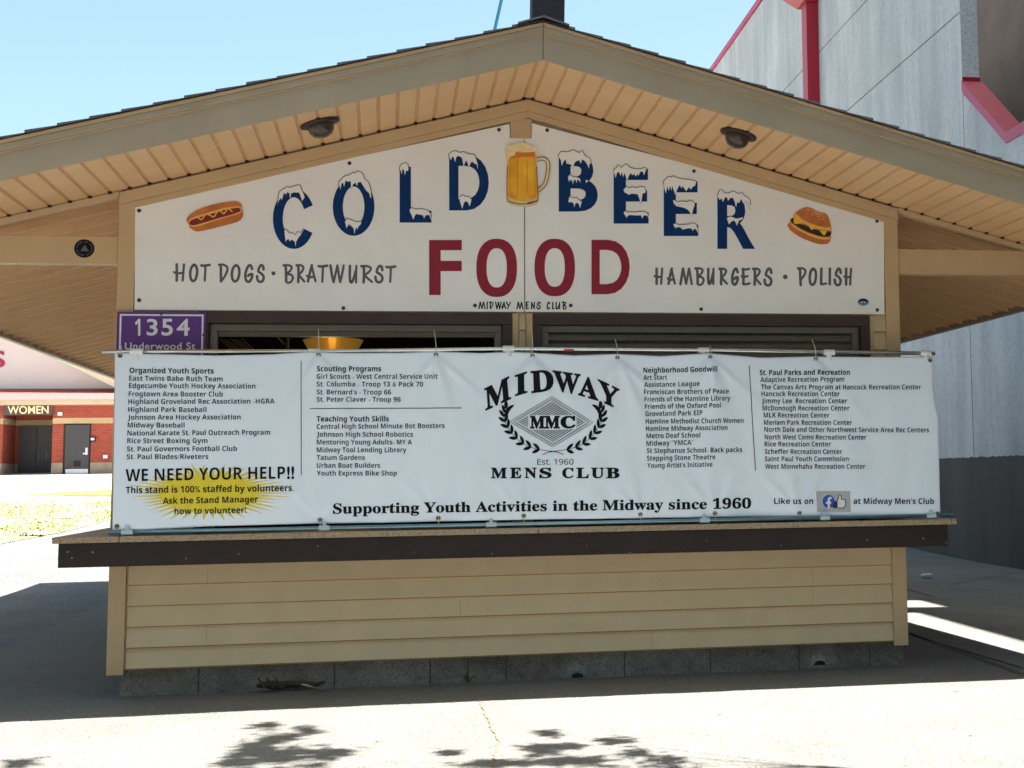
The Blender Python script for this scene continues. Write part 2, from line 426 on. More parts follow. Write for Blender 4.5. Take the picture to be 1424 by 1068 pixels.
def glyphs(s, kind='plain', off=0.0, spacing=1.0):
    """(verts 2d with baseline 0, faces, minx, maxx, cap height)"""
    key = (s, kind, off, spacing)
    if key in _TXT: return _TXT[key]
    def mesh_of(t):
        cu = bpy.data.curves.new('lettering_curve', 'FONT'); cu.body = t; cu.offset = off; cu.resolution_u = 5; cu.space_character = spacing
        ob = bpy.data.objects.new('lettering_curve', cu); COL.objects.link(ob)
        dg = bpy.context.evaluated_depsgraph_get(); dg.update()
        me = bpy.data.meshes.new_from_object(ob.evaluated_get(dg))
        vs = [(v.co.x, v.co.y) for v in me.vertices]; fs = [tuple(p.vertices) for p in me.polygons]
        bpy.data.meshes.remove(me); bpy.data.objects.remove(ob); bpy.data.curves.remove(cu)
        return vs, fs
    vs, fs = mesh_of(style(s, kind))
    ck = ('__cap', kind, off)
    if ck not in _TXT:
        h, _ = mesh_of(style('H', kind)); _TXT[ck] = max(v[1] for v in h)
    r = (vs, fs, min(v[0] for v in vs), max(v[0] for v in vs), _TXT[ck])
    _TXT[key] = r; return r

def text_line(mb, s, x0, b0, x1, b1, cap, fn, m, kind='sans', off=0.0, spacing=1.0):
    vs, fs, mn, mx, ch = glyphs(s, kind, off, spacing)
    out = []
    for x, y in vs:
        t = (x-mn)/(mx-mn)
        out.append((x0+(x1-x0)*t, b0+(b1-b0)*t-y/ch*cap))
    if getattr(fn, 'cloth', False): out, fs = refine(out, fs, 5)
    mb.add([fn(*p) for p in out], fs, m)

def text_quad(mb, ch, quad, fn, m, kind='serif', off=0.0):
    """one glyph bent into the quad TL,TR,BR,BL given in pixels"""
    vs, fs, mn, mx, _ = glyphs(ch, kind, off); y0 = min(v[1] for v in vs); y1 = max(v[1] for v in vs)
    TL, TR, BR, BL = [Vector(q) for q in quad]; out = []
    for x, y in vs:
        u = (x-mn)/(mx-mn); v = (y-y0)/(y1-y0)
        p = (BL*(1-u)+BR*u)*(1-v)+(TL*(1-u)+TR*u)*v
        out.append((p.x, p.y))
    if getattr(fn, 'cloth', False): out, fs = refine(out, fs, 3.5)
    mb.add([fn(*p) for p in out], fs, m)

def text_box(mb, ch, x0, x1, y0, y1, fn, m, kind='plain', off=0.0):
    text_quad(mb, ch, [(x0, y0), (x1, y0), (x1, y1), (x0, y1)], fn, m, kind, off)

# brush-lettered capitals: strokes in a unit box, y up
BR = {
 'H': [[(.24, 1), (.25, .5), (.24, 0)], [(.90, 1), (.84, .5), (.78, 0)], [(0, .52), (.2, .45), (.5, .45), (.84, .50)]],
 'O': [[(.52, 1), (.2, .82), (.04, .48), (.14, .12), (.45, 0), (.78, .14), (.96, .52), (.88, .86), (.60, 1)]],
 'T': [[(0, .97), (.35, .95), (1, 1)], [(.5, .95), (.47, .5), (.42, 0)]],
 'D': [[(.02, 1), (.2, .93), (.22, .5), (.24, 0)], [(.06, 1), (.55, 1), (.95, .85), (.93, .6), (.6, .25), (.24, 0)]],
 'G': [[(.95, .78), (.72, 1), (.35, .88), (.06, .5), (.12, .12), (.5, 0), (.85, .18), (.97, .44), (.68, .45), (.42, .36)]],
 'S': [[(.93, .74), (.85, .93), (.58, 1), (.30, .82), (.22, .62), (.62, .50), (.93, .30), (.80, .06), (.42, 0), (.12, .10), (.02, .34)]],
 'B': [[(.02, 1), (.22, .92), (.27, .5), (.28, .08)], [(.06, 1), (.55, 1), (.86, .90), (.70, .68), (.34, .50), (.80, .46), (.98, .26), (.76, .04), (.42, 0), (.26, .10)]],
 'R': [[(.02, 1), (.22, .92), (.25, .5), (.22, 0)], [(.06, 1), (.55, 1), (.88, .88), (.74, .66), (.28, .44)], [(.30, .44), (.62, .24), (1, .03)]],
 'A': [[(.12, 0), (.34, .55), (.56, 1)], [(.52, 1), (.74, .5), (.98, .02)], [(0, .36), (.22, .27), (.52, .27), (.82, .29)]],
 'W': [[(.04, 1), (.13, .5), (.26, 0)], [(.27, 0), (.40, .5), (.53, 1)], [(.53, 1), (.62, .5), (.72, 0)], [(.73, 0), (.87, .5), (.98, 1)]],
 'U': [[(.08, 1), (.06, .5), (.12, .08), (.34, .02), (.62, .30), (.86, .70)], [(.94, 1), (.90, .5), (.90, 0)]],
 'M': [[(.03, 0), (.14, .5), (.24, 1)], [(.26, 1), (.38, .5), (.50, .02)], [(.50, .02), (.62, .5), (.74, 1)], [(.75, 1), (.86, .5), (.97, 0)]],
 'E': [[(.16, .96), (.22, .5), (.20, .04)], [(.10, 1), (.5, .96), (.95, 1)], [(0, .53), (.2, .48), (.75, .54)], [(.2, .02), (.6, .03), (1, .08)]],
 'P': [[(.02, 1), (.26, .92), (.30, .5), (.36, 0)], [(.06, 1), (.6, 1), (.96, .88), (.85, .62), (.34, .30)]],
 'L': [[(.18, 1), (.14, .5), (.12, .06)], [(.12, .03), (.5, .05), (1, .08)]],
 'I': [[(.6, 1), (.5, .5), (.4, 0)]],
 'C': [[(.92, .80), (.66, 1), (.28, .82), (.04, .42), (.16, .08), (.48, 0), (.92, .18)]],
 'N': [[(.08, 0), (.10, .5), (.14, 1)], [(.14, 1), (.5, .5), (.84, .02)], [(.86, 0), (.88, .5), (.94, 1)]],
 'Y': [[(.02, 1), (.2, .75), (.44, .52)], [(.98, 1), (.62, .5), (.26, 0)]],
}
def brush_word(mb, letters, w, fns, m):
    """letters: (char, x0, x1, ytop, ybottom) in pixels"""
    for ch, x0, x1, y0, y1 in letters:
        h = w/2
        for k, st in enumerate(BR[ch]):
            fn = fns(k)
            pts = [(x0+h+(x1-x0-w)*x, y1-h-(y1-y0-w)*y) for x, y in st]
            cu = [(p.x, p.y) for p in catmull([(p[0], p[1], 0) for p in pts], 7)]
            stroke(mb, cu, w*(1.0 if k == 0 else .86), fn, m, cap=True)

# ------------------------------------------------------------------ ground
def tz(y):
    if y <= 9: return 0.0
    if y <= 15: return .1*((y-9)/6)**2
    if y <= 60: return .1+.0366*(y-15)
    return .1+.0366*45

def sheet(name, xs, ys, m, dz=0, edge=None, kind='structure'):
    mb = MB(); vs = []; fs = []
    for y in ys:
        for x in xs: vs.append((x, y, tz(y)+dz))
    n = len(xs)
    for j in range(len(ys)-1):
        for i in range(n-1): fs.append((j*n+i, j*n+i+1, (j+1)*n+i+1, (j+1)*n+i))
    mb.add(vs, fs, m); o = mb.build(name, smooth=True); o['kind'] = kind; return o

YS = [-400, -60, -20, -8, 0, 5, 9]+[9+.5*k for k in range(1, 13)]+[16+2*k for k in range(23)]+[61, 90, 600]
ground = sheet('ground', [-900, -60, -20, -8, 0, 8, 20, 60, 900], YS, M['asphalt'])
# concrete apron round the stand, with joints and a dirt-filled crack
mb = MB(); mb.add([(-3.78, -24, .006), (3.15, -24, .006), (3.15, 13, .006+tz(13)), (-3.78, 13, .006+tz(13)), (-3.78, 9, .006), (3.15, 9, .006)], [(0, 1, 5, 4), (4, 5, 2, 3)], M['concrete'])
pave = mb.build('pavement'); pave['kind'] = 'structure'
mb = MB()
for y in (5.66, -8.5): mb.add([(-3.78, y-.006, .010), (3.15, y-.006, .010), (3.15, y+.006, .010), (-3.78, y+.006, .010)], [(0, 1, 2, 3)], M['joint'])
random.seed(5)
cr = [(655, 947), (652, 958), (660, 966), (668, 976), (672, 988), (679, 998), (681, 1008), (688, 1018), (694, 1030), (690, 1044), (686, 1056), (683, 1068), (686, 1090)]
g = [on_ground(px, py, .010) for px, py in cr]; path = []
for i in range(len(g)-1):
    for k in range(5):
        p = g[i].lerp(g[i+1], k/5); path.append((p.x+random.uniform(-.008, .008), p.y+random.uniform(-.004, .004)))
L, Rr = ribbon_px(path, 1); n = len(path)
wd = [random.uniform(.003, .011) for _ in path]
vs = [(path[i][0]-wd[i]/2, path[i][1], .0102) for i in range(n)]+[(path[i][0]+wd[i]/2, path[i][1], .0102) for i in range(n)]
mb.add(vs, [(i, i+1, i+1+n, i+n) for i in range(n-1)], M['crack'])
for k in range(46):                                            # grit, gum and specks trodden into the concrete
    x, y, r = random.uniform(-3.2, 3), random.uniform(-4, -.1), random.choice((.004, .005, .006, .008, .013))
    mb.add([(x+r*random.uniform(.6, 1.3)*_c(q), y+r*random.uniform(.6, 1.3)*_s(q), .0104) for q in [2*math.pi*j/7 for j in range(7)]], [tuple(range(7))], M['joint'] if k % 3 else M['crack'])
o = mb.build('pavement_joints'); o['kind'] = 'structure'
# walk between the stand and the grandstand
mb = MB(); ys = [-24, 9, 11, 13, 15, 20, 40, 56]
vs = []
for y in ys: vs += [(3.15, y, tz(y)+.012), (7.6+.025*y, y, tz(y)+.012)]
mb.add(vs, [(2*i, 2*i+1, 2*i+3, 2*i+2) for i in range(len(ys)-1)], M['walk'])
mb.add([(3.15, -24, 0), (3.15, 9, 0), (3.15, 9, .012), (3.15, -24, .012)], [(0, 1, 2, 3)], M['joint'])
o = mb.build('sidewalk'); o['kind'] = 'structure'
mb = MB()
for (a, b) in (((1250, 791), (1330, 773)), ((1325, 812), (1440, 792.5)), ((1262, 819), (1300, 830)), ((1262, 878.5), (1440, 943))):
    p, q = on_ground(*a, .017), on_ground(*b, .017); t = (q-p).normalized(); w = Vector((-t.y, t.x, 0))*.009
    mb.add([p-w, q-w, q+w, p+w], [(0, 1, 2, 3)], M['joint'])
o = mb.build('sidewalk_joints'); o['kind'] = 'structure'

# lawn on the rise at the left, a strip of path, a second strip of grass, pale paving in front of the brick building
def terrain_px(px, py, dz=0):
    lo, hi = 0.0, 1.27
    d = FW + RT*((px-CX)/F_PX) - UP*((py-CY)/F_PX)
    t = 5.0
    while t < 120:
        p = CAM+d*t
        if p.z <= tz(p.y)+dz: return p
        t += .02
    return CAM+d*120
def patch(name, far, near, m, dz, rows=14):
    """a ground patch between two edges (lists of points x,y), draped on the terrain"""
    mb = MB(); vs = []; n = len(far)
    for j in range(rows+1):
        for i in range(n):
            x = far[i][0]+(near[i][0]-far[i][0])*j/rows; y = far[i][1]+(near[i][1]-far[i][1])*j/rows
            vs.append((x, y, tz(y)+dz))
    mb.add(vs, [(j*n+i, j*n+i+1, (j+1)*n+i+1, (j+1)*n+i) for j in range(rows) for i in range(n-1)], m)
    o = mb.build(name, smooth=True); o['kind'] = 'structure'; return o
def ext(pts, l, r):
    a, b = Vector(pts[0]), Vector(pts[1]); c, d = Vector(pts[-2]), Vector(pts[-1])
    return [tuple(a+(a-b)*l)]+pts+[tuple(d+(d-c)*r)]
def edge(px): return [tuple(terrain_px(*p))[:2] for p in px]
near = ext(edge([(0, 757), (40, 749), (80, 742), (120, 732), (155, 722)]), 2.5, 2.5)
far = ext(edge([(0, 696), (40, 696), (80, 696.5), (120, 697), (155, 697)]), 2, 3)
lawn = patch('lawn', far, near, M['lawn'], .012)
far2 = ext(edge([(30, 688.2), (60, 686), (90, 684), (125, 682.5), (155, 681)]), .3, 3)
near2 = ext(edge([(30, 689), (60, 689.2), (90, 689.4), (125, 689.6), (155, 689.6)]), .3, 3)
patch('lawn_strip', far2, near2, M['lawnfar'], .014, 4)
mb = MB(); ys = [38+2*k for k in range(12)]
vs = []
for y in ys: vs += [(-60, y, tz(y)+.006), (3.0, y, tz(y)+.006)]
mb.add(vs, [(2*i, 2*i+1, 2*i+3, 2*i+2) for i in range(len(ys)-1)], M['farpave'])
o = mb.build('far_pavement'); o['kind'] = 'structure'
random.seed(11); mb = MB(); vs = []; fs = []
for k in range(5200):
    i = random.random()*(len(near)-1.001); a = int(i); u = i-a; w = random.random()**.8
    nx = near[a][0]+(near[a+1][0]-near[a][0])*u; ny = near[a][1]+(near[a+1][1]-near[a][1])*u
    fx = far[a][0]+(far[a+1][0]-far[a][0])*u; fy = far[a][1]+(far[a+1][1]-far[a][1])*u
    x = fx+(nx-fx)*w; y = fy+(ny-fy)*w
    if noise.noise(Vector((x*.7, y*.25, 3))) < random.uniform(-.5, .35): continue
    z = tz(y)+.01; h = random.uniform(.02, .055); s = random.uniform(.012, .03); r = random.uniform(0, 6.3)
    j = len(vs); vs += [(x-s*_c(r), y-s*_s(r), z), (x+s*_c(r), y+s*_s(r), z), (x+random.uniform(-.04, .04), y+random.uniform(-.04, .04), z+h)]; fs.append((j, j+1, j+2))
mb.add(vs, fs, M['grass'])
tag(mb.build('grass'), 'short dry yellowish grass on the rise left of the stand', 'grass', kind='stuff')

# ------------------------------------------------------------------ the concession stand
HX = 2.5; OV = 1.07; EX = 4.25; LEN = 11.0; SL = .268
def zsof(x): return 3.735-SL*abs(x)            # soffit underside
stand = thing('concession_stand', (0, 0, 0), 'tan siding food stand with wide gabled roof and stone counter', 'food stand')

# foundation blocks
mb = MB(); xs = [-2.437, -1.98, -1.18, -.60, -.37, -.13, .62, 1.18, 1.77, 2.25, 2.49]
for a, b in zip(xs, xs[1:]): mb.box(a+.005, b-.005, .03, .25, -.05, .18, M['block'])
mb.box(-2.43, 2.485, .038, .24, -.05, .179, M['mortar'])
mb.box(-2.43, 2.485, .252, LEN, -.05, .179, M['block'])
fnd = mb.build('foundation', stand)
for px, py, r in ((803, 938.5, 8.5), (1140, 920.5, 8.5)):
    p = facade(px, py, .03); m2 = MB(); s = r/222
    m2.prism([(p.x+s*_c(math.pi*k/10), max(.012, p.z-.5*s)+s*.75*_s(math.pi*k/10)) for k in range(11)], 1, .0265, .04, M['gap']); m2.build('drain_hole', fnd)
    m2 = MB(); random.seed(px); fan = [(p.x+1.05*s*_c(math.pi*k/10), p.z*0+.03+s*.7*_s(math.pi*k/10)) for k in range(11)]; out = [(p.x+s*(1.2+random.uniform(.1, .8))*_c(math.pi*k/10)*(1.0), .035+s*(1.5+random.uniform(0, .9))*_s(math.pi*k/10)) for k in range(11)]
    m2.add([(x, .0285, max(.012, z)) for x, z in fan+out], [(k, k+1, k+12, k+11) for k in range(10)], M['dust']); m2.build('mortar_smear', fnd)

def siding(mb, x0, x1, z0, z1, y, c, m, axis=1, sgn=-1):
    """lapped boards; axis 1 faces -y, axis 0 faces -x/+x"""
    z = z0
    while z < z1-1e-6:
        t = min(z+c, z1)
        def P(u, d, zz): return (u, y+sgn*d, zz) if axis == 1 else (y+sgn*d, u, zz)
        vs = [P(x0, .024, z+.010), P(x1, .024, z+.010), P(x1, .002, t+.006), P(x0, .002, t+.006), P(x0, .020, z+.0035), P(x1, .020, z+.0035), P(x0, .002, z+.0035), P(x1, .002, z+.0035)]
        mb.add(vs, [(0, 1, 2, 3), (6, 7, 5, 4)], m); mb.add([vs[4], vs[5], vs[1], vs[0]], [(0, 1, 2, 3)], M['siding_bounce_lip'] if sgn < 0 and axis == 1 else m); z = t
mb = MB()
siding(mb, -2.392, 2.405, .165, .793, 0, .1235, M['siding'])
mb.box(-2.4, 2.41, .001, .12, .165, 2.3, M['siding']) if False else None
random.seed(3)
for px, c in ((288, 0), (288, 3), (640, 2), (1130, 1), (1130, 2), (905, 4)):       # board ends
    x = facade(px, 850).x; z = .165+.1235*(4-c); mb.add([(x-.0007, -.0246, z+.010), (x+.0007, -.0246, z+.010), (x+.0007, -.0046, z+.117), (x-.0007, -.0046, z+.117)], [(0, 1, 2, 3)], M['joint'])
mb.build('siding', stand)
# walls: front pieces round the two windows, sides, rear
W1 = (-2.02, -.10); W2 = (.03, 2.285); WZ = 2.325
mb = MB()
mb.box(-2.47, 2.47, .001, .12, .165, .93, M['siding'])
mb.box(-2.47, W1[0], .001, .12, .93, WZ, M['siding']); mb.box(W1[1], W2[0], .001, .12, .93, WZ, M['siding']); mb.box(W2[1], 2.47, .001, .12, .93, WZ, M['siding'])
mb.prism([(-2.47, WZ), (2.47, WZ), (2.47, zsof(2.47)+.02), (0, zsof(0)+.02), (-2.47, zsof(2.47)+.02)], 1, .001, .12, M['siding'])
for s in (-1, 1): mb.box(min(s*2.47, s*2.36), max(s*2.47, s*2.36), .121, LEN-.121, .17, zsof(2.47)+.02, M['siding'])
mb.prism([(-2.47, .17), (2.47, .17), (2.47, zsof(2.47)+.02), (0, zsof(0)+.02), (-2.47, zsof(2.47)+.02)], 1, LEN-.12, LEN, M['siding'])
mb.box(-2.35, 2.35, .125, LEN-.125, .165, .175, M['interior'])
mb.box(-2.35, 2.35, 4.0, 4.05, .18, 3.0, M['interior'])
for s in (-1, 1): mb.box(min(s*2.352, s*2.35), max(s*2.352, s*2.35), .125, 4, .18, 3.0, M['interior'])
mb.build('wall', stand)
mb = MB()
for s in (-1, 1): siding(mb, .12, LEN, .165, zsof(2.48)-.03, s*2.472, .1235, M['siding'], 0, s)
mb.build('side_siding', stand)
for a, b in ((W1[1]+.045, W2[0]-.045), (W2[1]+.03, 2.405)):
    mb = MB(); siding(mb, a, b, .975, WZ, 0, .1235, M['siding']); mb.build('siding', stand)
for a, b in ((W1[1], W1[1]+.04), (W2[0]-.04, W2[0]), (W2[1], W2[1]+.028)):
    mb = MB(); mb.box(a+.001, b, -.031, 0, .975, WZ-.003, M['trim']); mb.build('channel_trim', stand)
# corner boards
for s in (-1, 1):
    mb = MB(); x0, x1 = sorted((s*2.5, s*2.402))
    mb.box(x0, x1, -.033, 0, .14, 2.985, M['trim']); x0, x1 = sorted((s*2.5, s*2.475)); mb.box(x0, x1, .0005, .1, .14, 2.985, M['trim'])
    mb.build('corner_board', stand, bevel=.003)
# frieze board under the soffit
def slope_strip(mb, x0, x1, drop, h, y0, y1, m, base=zsof):
    n0, n1 = base(x0)-drop, base(x1)-drop
    mb.prism([(x0, n0), (x1, n1), (x1, n1-h), (x0, n0-h)], 1, y0, y1, m)
mb = MB()
slope_strip(mb, -2.5, 0, .012, .075, -.055, -.028, M['trim']); slope_strip(mb, 0, 2.5, .012, .075, -.055, -.028, M['trim'])
slope_strip(mb, -2.5, 0, .0875, .042, -.040, -.028, M['trim']); slope_strip(mb, 0, 2.5, .0875, .042, -.040, -.028, M['trim'])
mb.box(-.113, .027, -.0275, -.012, 3.40, 3.60, M['trim'])
mb.build('frieze_board', stand, bevel=.003)
for s in (-1, 1):
    mb = MB(); a, b = sorted((s*2.503, s*4.2)); slope_strip(mb, a, b, .004, .035, -.055, .01, M['trim'])
    mb.build('soffit_channel', stand, bevel=.003)
# front soffit: panels with double grooves running front to back
mb = MB(); dots = MB(); cth = 1/math.sqrt(1+SL*SL); step = .1147
for s in (-1, 1):
    prof = []; x = .03; k = 0; gx = []
    prof.append((0.0, 0))
    while x < 4.18:
        prof += [(x-.010, 0), (x-.007, .009), (x-.001, .009), (x, .003), (x+.003, .003), (x+.006, .009), (x+.009, .009), (x+.011, 0)]; gx.append(x); x += step
    prof.append((4.2, 0)); n = len(prof)
    vs = [(s*p, -OV+.02, zsof(p)+d) for p, d in prof]+[(s*p, -.03, zsof(p)+d) for p, d in prof]
    mb.add(vs, [(i, i+1, i+1+n, i+n) for i in range(n-1)], M['soffit'])
    for x in gx:
        a, b = sorted((s*(x-.012), s*(x+.010)))
        mb.box(a, b, -.066, -.0555, zsof(x)-.010, zsof(x)+.004, M['gap'])
sof = mb.build('soffit', stand)
# side soffits: ribs running up the slope
mb = MB(); step = .366
for s in (-1, 1):
    prof = [(.012, 0)]; y = .09
    while y < LEN+.4:
        prof += [(y-.03, 0), (y-.022, -.034), (y+.008, -.034), (y+.02, .004), (y+.03, .004)]
        for q, h in ((.122, .018), (.244, .018)): prof += [(y+q-.028, 0), (y+q-.022, -h), (y+q+.002, -h), (y+q+.014, .003), (y+q+.024, 0)]
        y += step
    n = len(prof); vs = []
    for x in (2.5, 4.2): vs += [(s*x, p, zsof(x)+.020+d) for p, d in prof]
    mb.add(vs, [(i, i+1, i+1+n, i+n) for i in range(n-1)], M['soffit'])
mb.build('side_soffit', stand)
# tie beams out to the eaves
for s in (-1, 1):
    mb = MB(); a, b = sorted((s*2.502, s*4.2)); mb.box(a, b, -.015, .09, 2.612, 2.783, M['trim'])
    mb.build('tie_beam', stand, bevel=.004)
# fascia
for s in (-1, 1):
    mb = MB()
    a, b = (-EX, -.0015) if s < 0 else (.0015, EX)
    zb = lambda x: 3.722-SL*abs(x)
    mb.prism([(a, zb(a)), (b, zb(b)), (b, zb(b)+.155), (a, zb(a)+.155)], 1, -OV-.012, -OV+.015, M['fascia'])
    mb.prism([(a, zb(a)+.1565), (b, zb(b)+.1565), (b, zb(b)+.197), (a, zb(a)+.197)], 1, -OV-.030, -OV+.015, M['fascia'])
    mb.prism([(a, zb(a)+.1485), (b, zb(b)+.1485), (b, zb(b)+.1562), (a, zb(a)+.1562)], 1, -OV-.018, -OV-.0122, M['trim'])
    mb.prism([(a, zb(a)+.1985), (b, zb(b)+.1985), (b, zb(b)+.218), (a, zb(a)+.218)], 1, -OV-.040, -OV+.015, M['trim'])
    mb.build('fascia', stand, bevel=.002)
    mb = MB(); x0, x1 = sorted((s*4.203, s*4.25)); mb.box(x0, x1, -OV+.016, LEN+.6, 2.574, 2.80, M['fascia'])
    mb.build('eave_fascia', stand, bevel=.003)
# roof: courses of shingles
mb = MB(); random.seed(8)
for s in (-1, 1):
    n = 26; w = 4.30/n
    for k in range(n):
        a, b = k*w, (k+1)*w+.02; za, zb2 = 3.944-SL*a, 3.944-SL*b
        t = .004+random.uniform(0, .004); oy = random.uniform(0, .014)
        poly = [(s*a, za), (s*b, zb2), (s*b, zb2+.010+t), (s*a, za+.003)]
        mb.prism(poly, 1, -OV-.048-oy, LEN+.65, M['shingle'])
roof = mb.build('roof', stand)
m2 = MB()
for k in range(60):
    y = -OV-.065+k*.2; m2.prism([(-.15, 3.944-SL*.15+.012), (0, 3.962), (.15, 3.944-SL*.15+.012), (.15, 3.944-SL*.15+.024), (0, 3.975), (-.15, 3.944-SL*.15+.024)], 1, y, y+.215, M['shingle'])
m2.build('ridge_cap', roof)
mb = MB()
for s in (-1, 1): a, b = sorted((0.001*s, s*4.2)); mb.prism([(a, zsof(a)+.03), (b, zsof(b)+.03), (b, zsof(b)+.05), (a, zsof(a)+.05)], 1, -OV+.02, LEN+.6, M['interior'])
mb.build('roof_deck', stand)

# windows
def frame(name, x0, x1, sub):
    mb = MB(); t = .062
    mb.box(x0, x1, -.045, .05, WZ-.075, WZ-.003, M['framebrown'])
    mb.box(x0, x0+t, -.045, .05, .975, WZ-.0755, M['framebrown']); mb.box(x1-t, x1, -.045, .05, .975, WZ-.0755, M['framebrown'])
    f = mb.build(name, stand, bevel=.004)
    m2 = MB(); m2.box(x0+t+.001, x1-t-.001, .02, .09, WZ-.118, WZ-.076, M['track'])
    m2.box(x0+t+.001, x0+t+.045, .02, .09, .976, WZ-.1185, M['track']); m2.box(x1-t-.045, x1-t-.001, .02, .09, .976, WZ-.1185, M['track'])
    m2.build('track', f, bevel=.003)
    return f, x0+t+.046, x1-t-.046
f1, a, b = frame('window_frame', *W1, None)
mb = MB()
mb.box(a, b, .05, .085, WZ-.150, WZ-.1185, M['shutter']); mb.tube([(a, .13, 2.30), (b, .13, 2.30)], .075, M['shutter'], 14)
mb.build('rolled_shutter', f1)
f2, a, b = frame('window_frame', *W2, None)
mb = MB(); z = WZ-.1185; vs = []; fs = []
while z > 1.0:
    i = len(vs)
    for q, d in ((0, .075), (.012, .058), (.03, .055), (.048, .058), (.058, .072), (.0605, .078)):
        vs += [(a, d, z-q), (b, d, z-q)]
    fs += [(i+2*k, i+2*k+1, i+2*k+3, i+2*k+2) for k in range(5)]; z -= .061
mb.add(vs, fs, M['shutter']); mb.build('shutter', f2)

# counter: stone slab with a brown apron, wrapping round both sides
SLX0, SLX1 = -2.785, 2.78
mb = MB(); G = .002
for x0, x1 in ((SLX0, -2.412), (-2.412, .045), (.045, 2.742), (2.742, SLX1)): mb.box(x0+G/2, x1-G/2, -.26, -.028, .931, .967, M['granite'])
mb.box(SLX0+.001, -2.504, -.0275, 3.2, .931, .967, M['granite']); mb.box(2.504, SLX1-.001, -.0275, 3.2, .931, .967, M['granite'])
mb.box(-1.95, 2.2, -.0275, .11, .931, .966, M['granite'])
mb.build('counter_top', stand, bevel=.004)
mb = MB()
mb.box(-2.752, 2.722, -.236, -.21, .79, .930, M['brown'])
mb.box(-2.752, -2.73, -.2095, 3.15, .79, .930, M['brown']); mb.box(2.70, 2.722, -.2095, 3.15, .79, .930, M['brown'])
mb.box(-2.72, 2.69, -.2, -.03, .90, .930, M['brown'])
random.seed(21)
for px in (94, 100, 129, 259, 332, 442, 578, 684, 816, 875, 876, 983, 1086, 1165, 1206, 1284, 1316):
    p = facade(px, 775-px*.015+random.uniform(-9, 9), -.2362); r = random.uniform(.003, .006)
    mb.add([(p.x+r*_c(q), -.2364, p.z+r*_s(q)) for q in [2*math.pi*k/6 for k in range(6)]], [tuple(range(6))], M['dust'])
mb.build('counter_apron', stand, bevel=.003)

# ------------------------------------------------------------------ things inside the left window
t = thing('hood_lamp', (-1.1, 1.4, 0), 'glowing brass lamp hood seen through the open window', 'lamp')
mb = MB(); y = 1.4
A = [facade(419, 469, y), facade(505, 468, y), facade(489, 500, y), facade(437, 500, y)]
xc = (A[0].x+A[1].x)/2; r0 = (A[1].x-A[0].x)/2; r1 = (A[2].x-A[3].x)/2; zt, zb = A[0].z, A[2].z
mb.lathe([(.0001, zt+.002), (r0*.98, zt), (r0, zt-.004), (r1, zb), (r1*.98, zb)], (xc, y+r0, 0), (0, 0, 1), M['lampglow'], 48); mb.build('shade', t, smooth=False)
mb = MB(); mb.tube([(xc, y+r0, zt+.004), (xc, y+r0, 3.05)], .012, M['bronze']); mb.build('stem', t)
bl_ = bpy.data.lights.new('hood_fill_light', 'POINT'); bl_.energy = 1.5; bl_.color = (1, .72, .32); bl_.shadow_soft_size = .05  # unseen light added in front of the hood to brighten its brass
bo = bpy.data.objects.new('hood_fill_light', bl_); COL.objects.link(bo); bo.parent = t; bo.location = Vector((xc-.02, y-.42, 1.86))-t.location
t = thing('wire_rack', (-2, 1.2, 0), 'dim wire rack in the dark behind the open window', 'rack')
mb = MB()
for k in range(7):
    p, q = facade(306+k*5, 471+(k % 3), 1.2), facade(322+k*5, 486, 1.2); mb.tube([p, q], .003, M['shelfwire'], 5)
p, q = facade(386, 469, 1.2), facade(396, 479, 1.2); mb.tube([p, q], .004, M['shelfwire'], 5)
mb.build('wire', t)
mb = MB(); 
for px in (296, 400): p = facade(px, 470, 1.24); mb.tube([(p.x, 1.26, .17), (p.x, 1.26, 2.28)], .012, M['interior'], 6)
for z in (.5, .9, 1.3, 1.7): p, q = facade(296, 470, 1.24), facade(400, 470, 1.24); mb.box(p.x, q.x, 1.255, 1.6, z, z+.012, M['interior'])
mb.build('frame', t)

# ------------------------------------------------------------------ painted sign board in the gable
SY = -.034
def S(d): return lambda px, py: facade(px, py, SY-d)
sign = thing('menu_sign', (0, SY, 2.33), 'large white gable sign reading cold beer and food', 'sign')
seam = facade(729.5, 300, SY).x
def P2(px, py): p = facade(px, py, SY); return (p.x, p.z)
ptop = lambda px: 0
lp = [P2(187, 431), P2(728.9, 433.5), P2(728.9, 192.5), P2(709, 192), P2(708.5, 172.5), P2(188, 284)]
rp = [P2(730.3, 433.5), P2(1230, 437), P2(1229, 300), P2(740, 171.5), P2(739.5, 192), P2(730.3, 192.5)]
for poly in (lp, rp):
    mb = MB(); mb.prism(poly, 1, SY, SY+.006, M['sign']); mb.build('panel', sign)
for px, py in ((193.5, 293), (486, 227), (694, 180.5), (761, 181), (965, 238), (1219.5, 307.5), (193.5, 417.5), (477.5, 428.5), (660.5, 424.8), (793.7, 424.8), (975, 430), (1220, 431)):
    mb = MB(); p = facade(px, py, SY); mb.lathe([(.0001, .006), (.006, .0055), (.0115, .003), (.0125, 0)], p, (0, -1, 0), M['screw'], 14); mb.build('screw', sign)
blue = [('C', 379.5, 435.2, 262, 346.1), ('O', 462.8, 520.7, 247, 327.9), ('L', 555.7, 600, 232, 309.6), ('D', 624.6, 679.8, 214.8, 292.7),
        ('B', 777, 831.3, 214.8, 294.2), ('E', 853.3, 902, 234.7, 310.9), ('E', 923, 971, 252, 328.2), ('R', 997.6, 1050, 270.3, 346.1)]
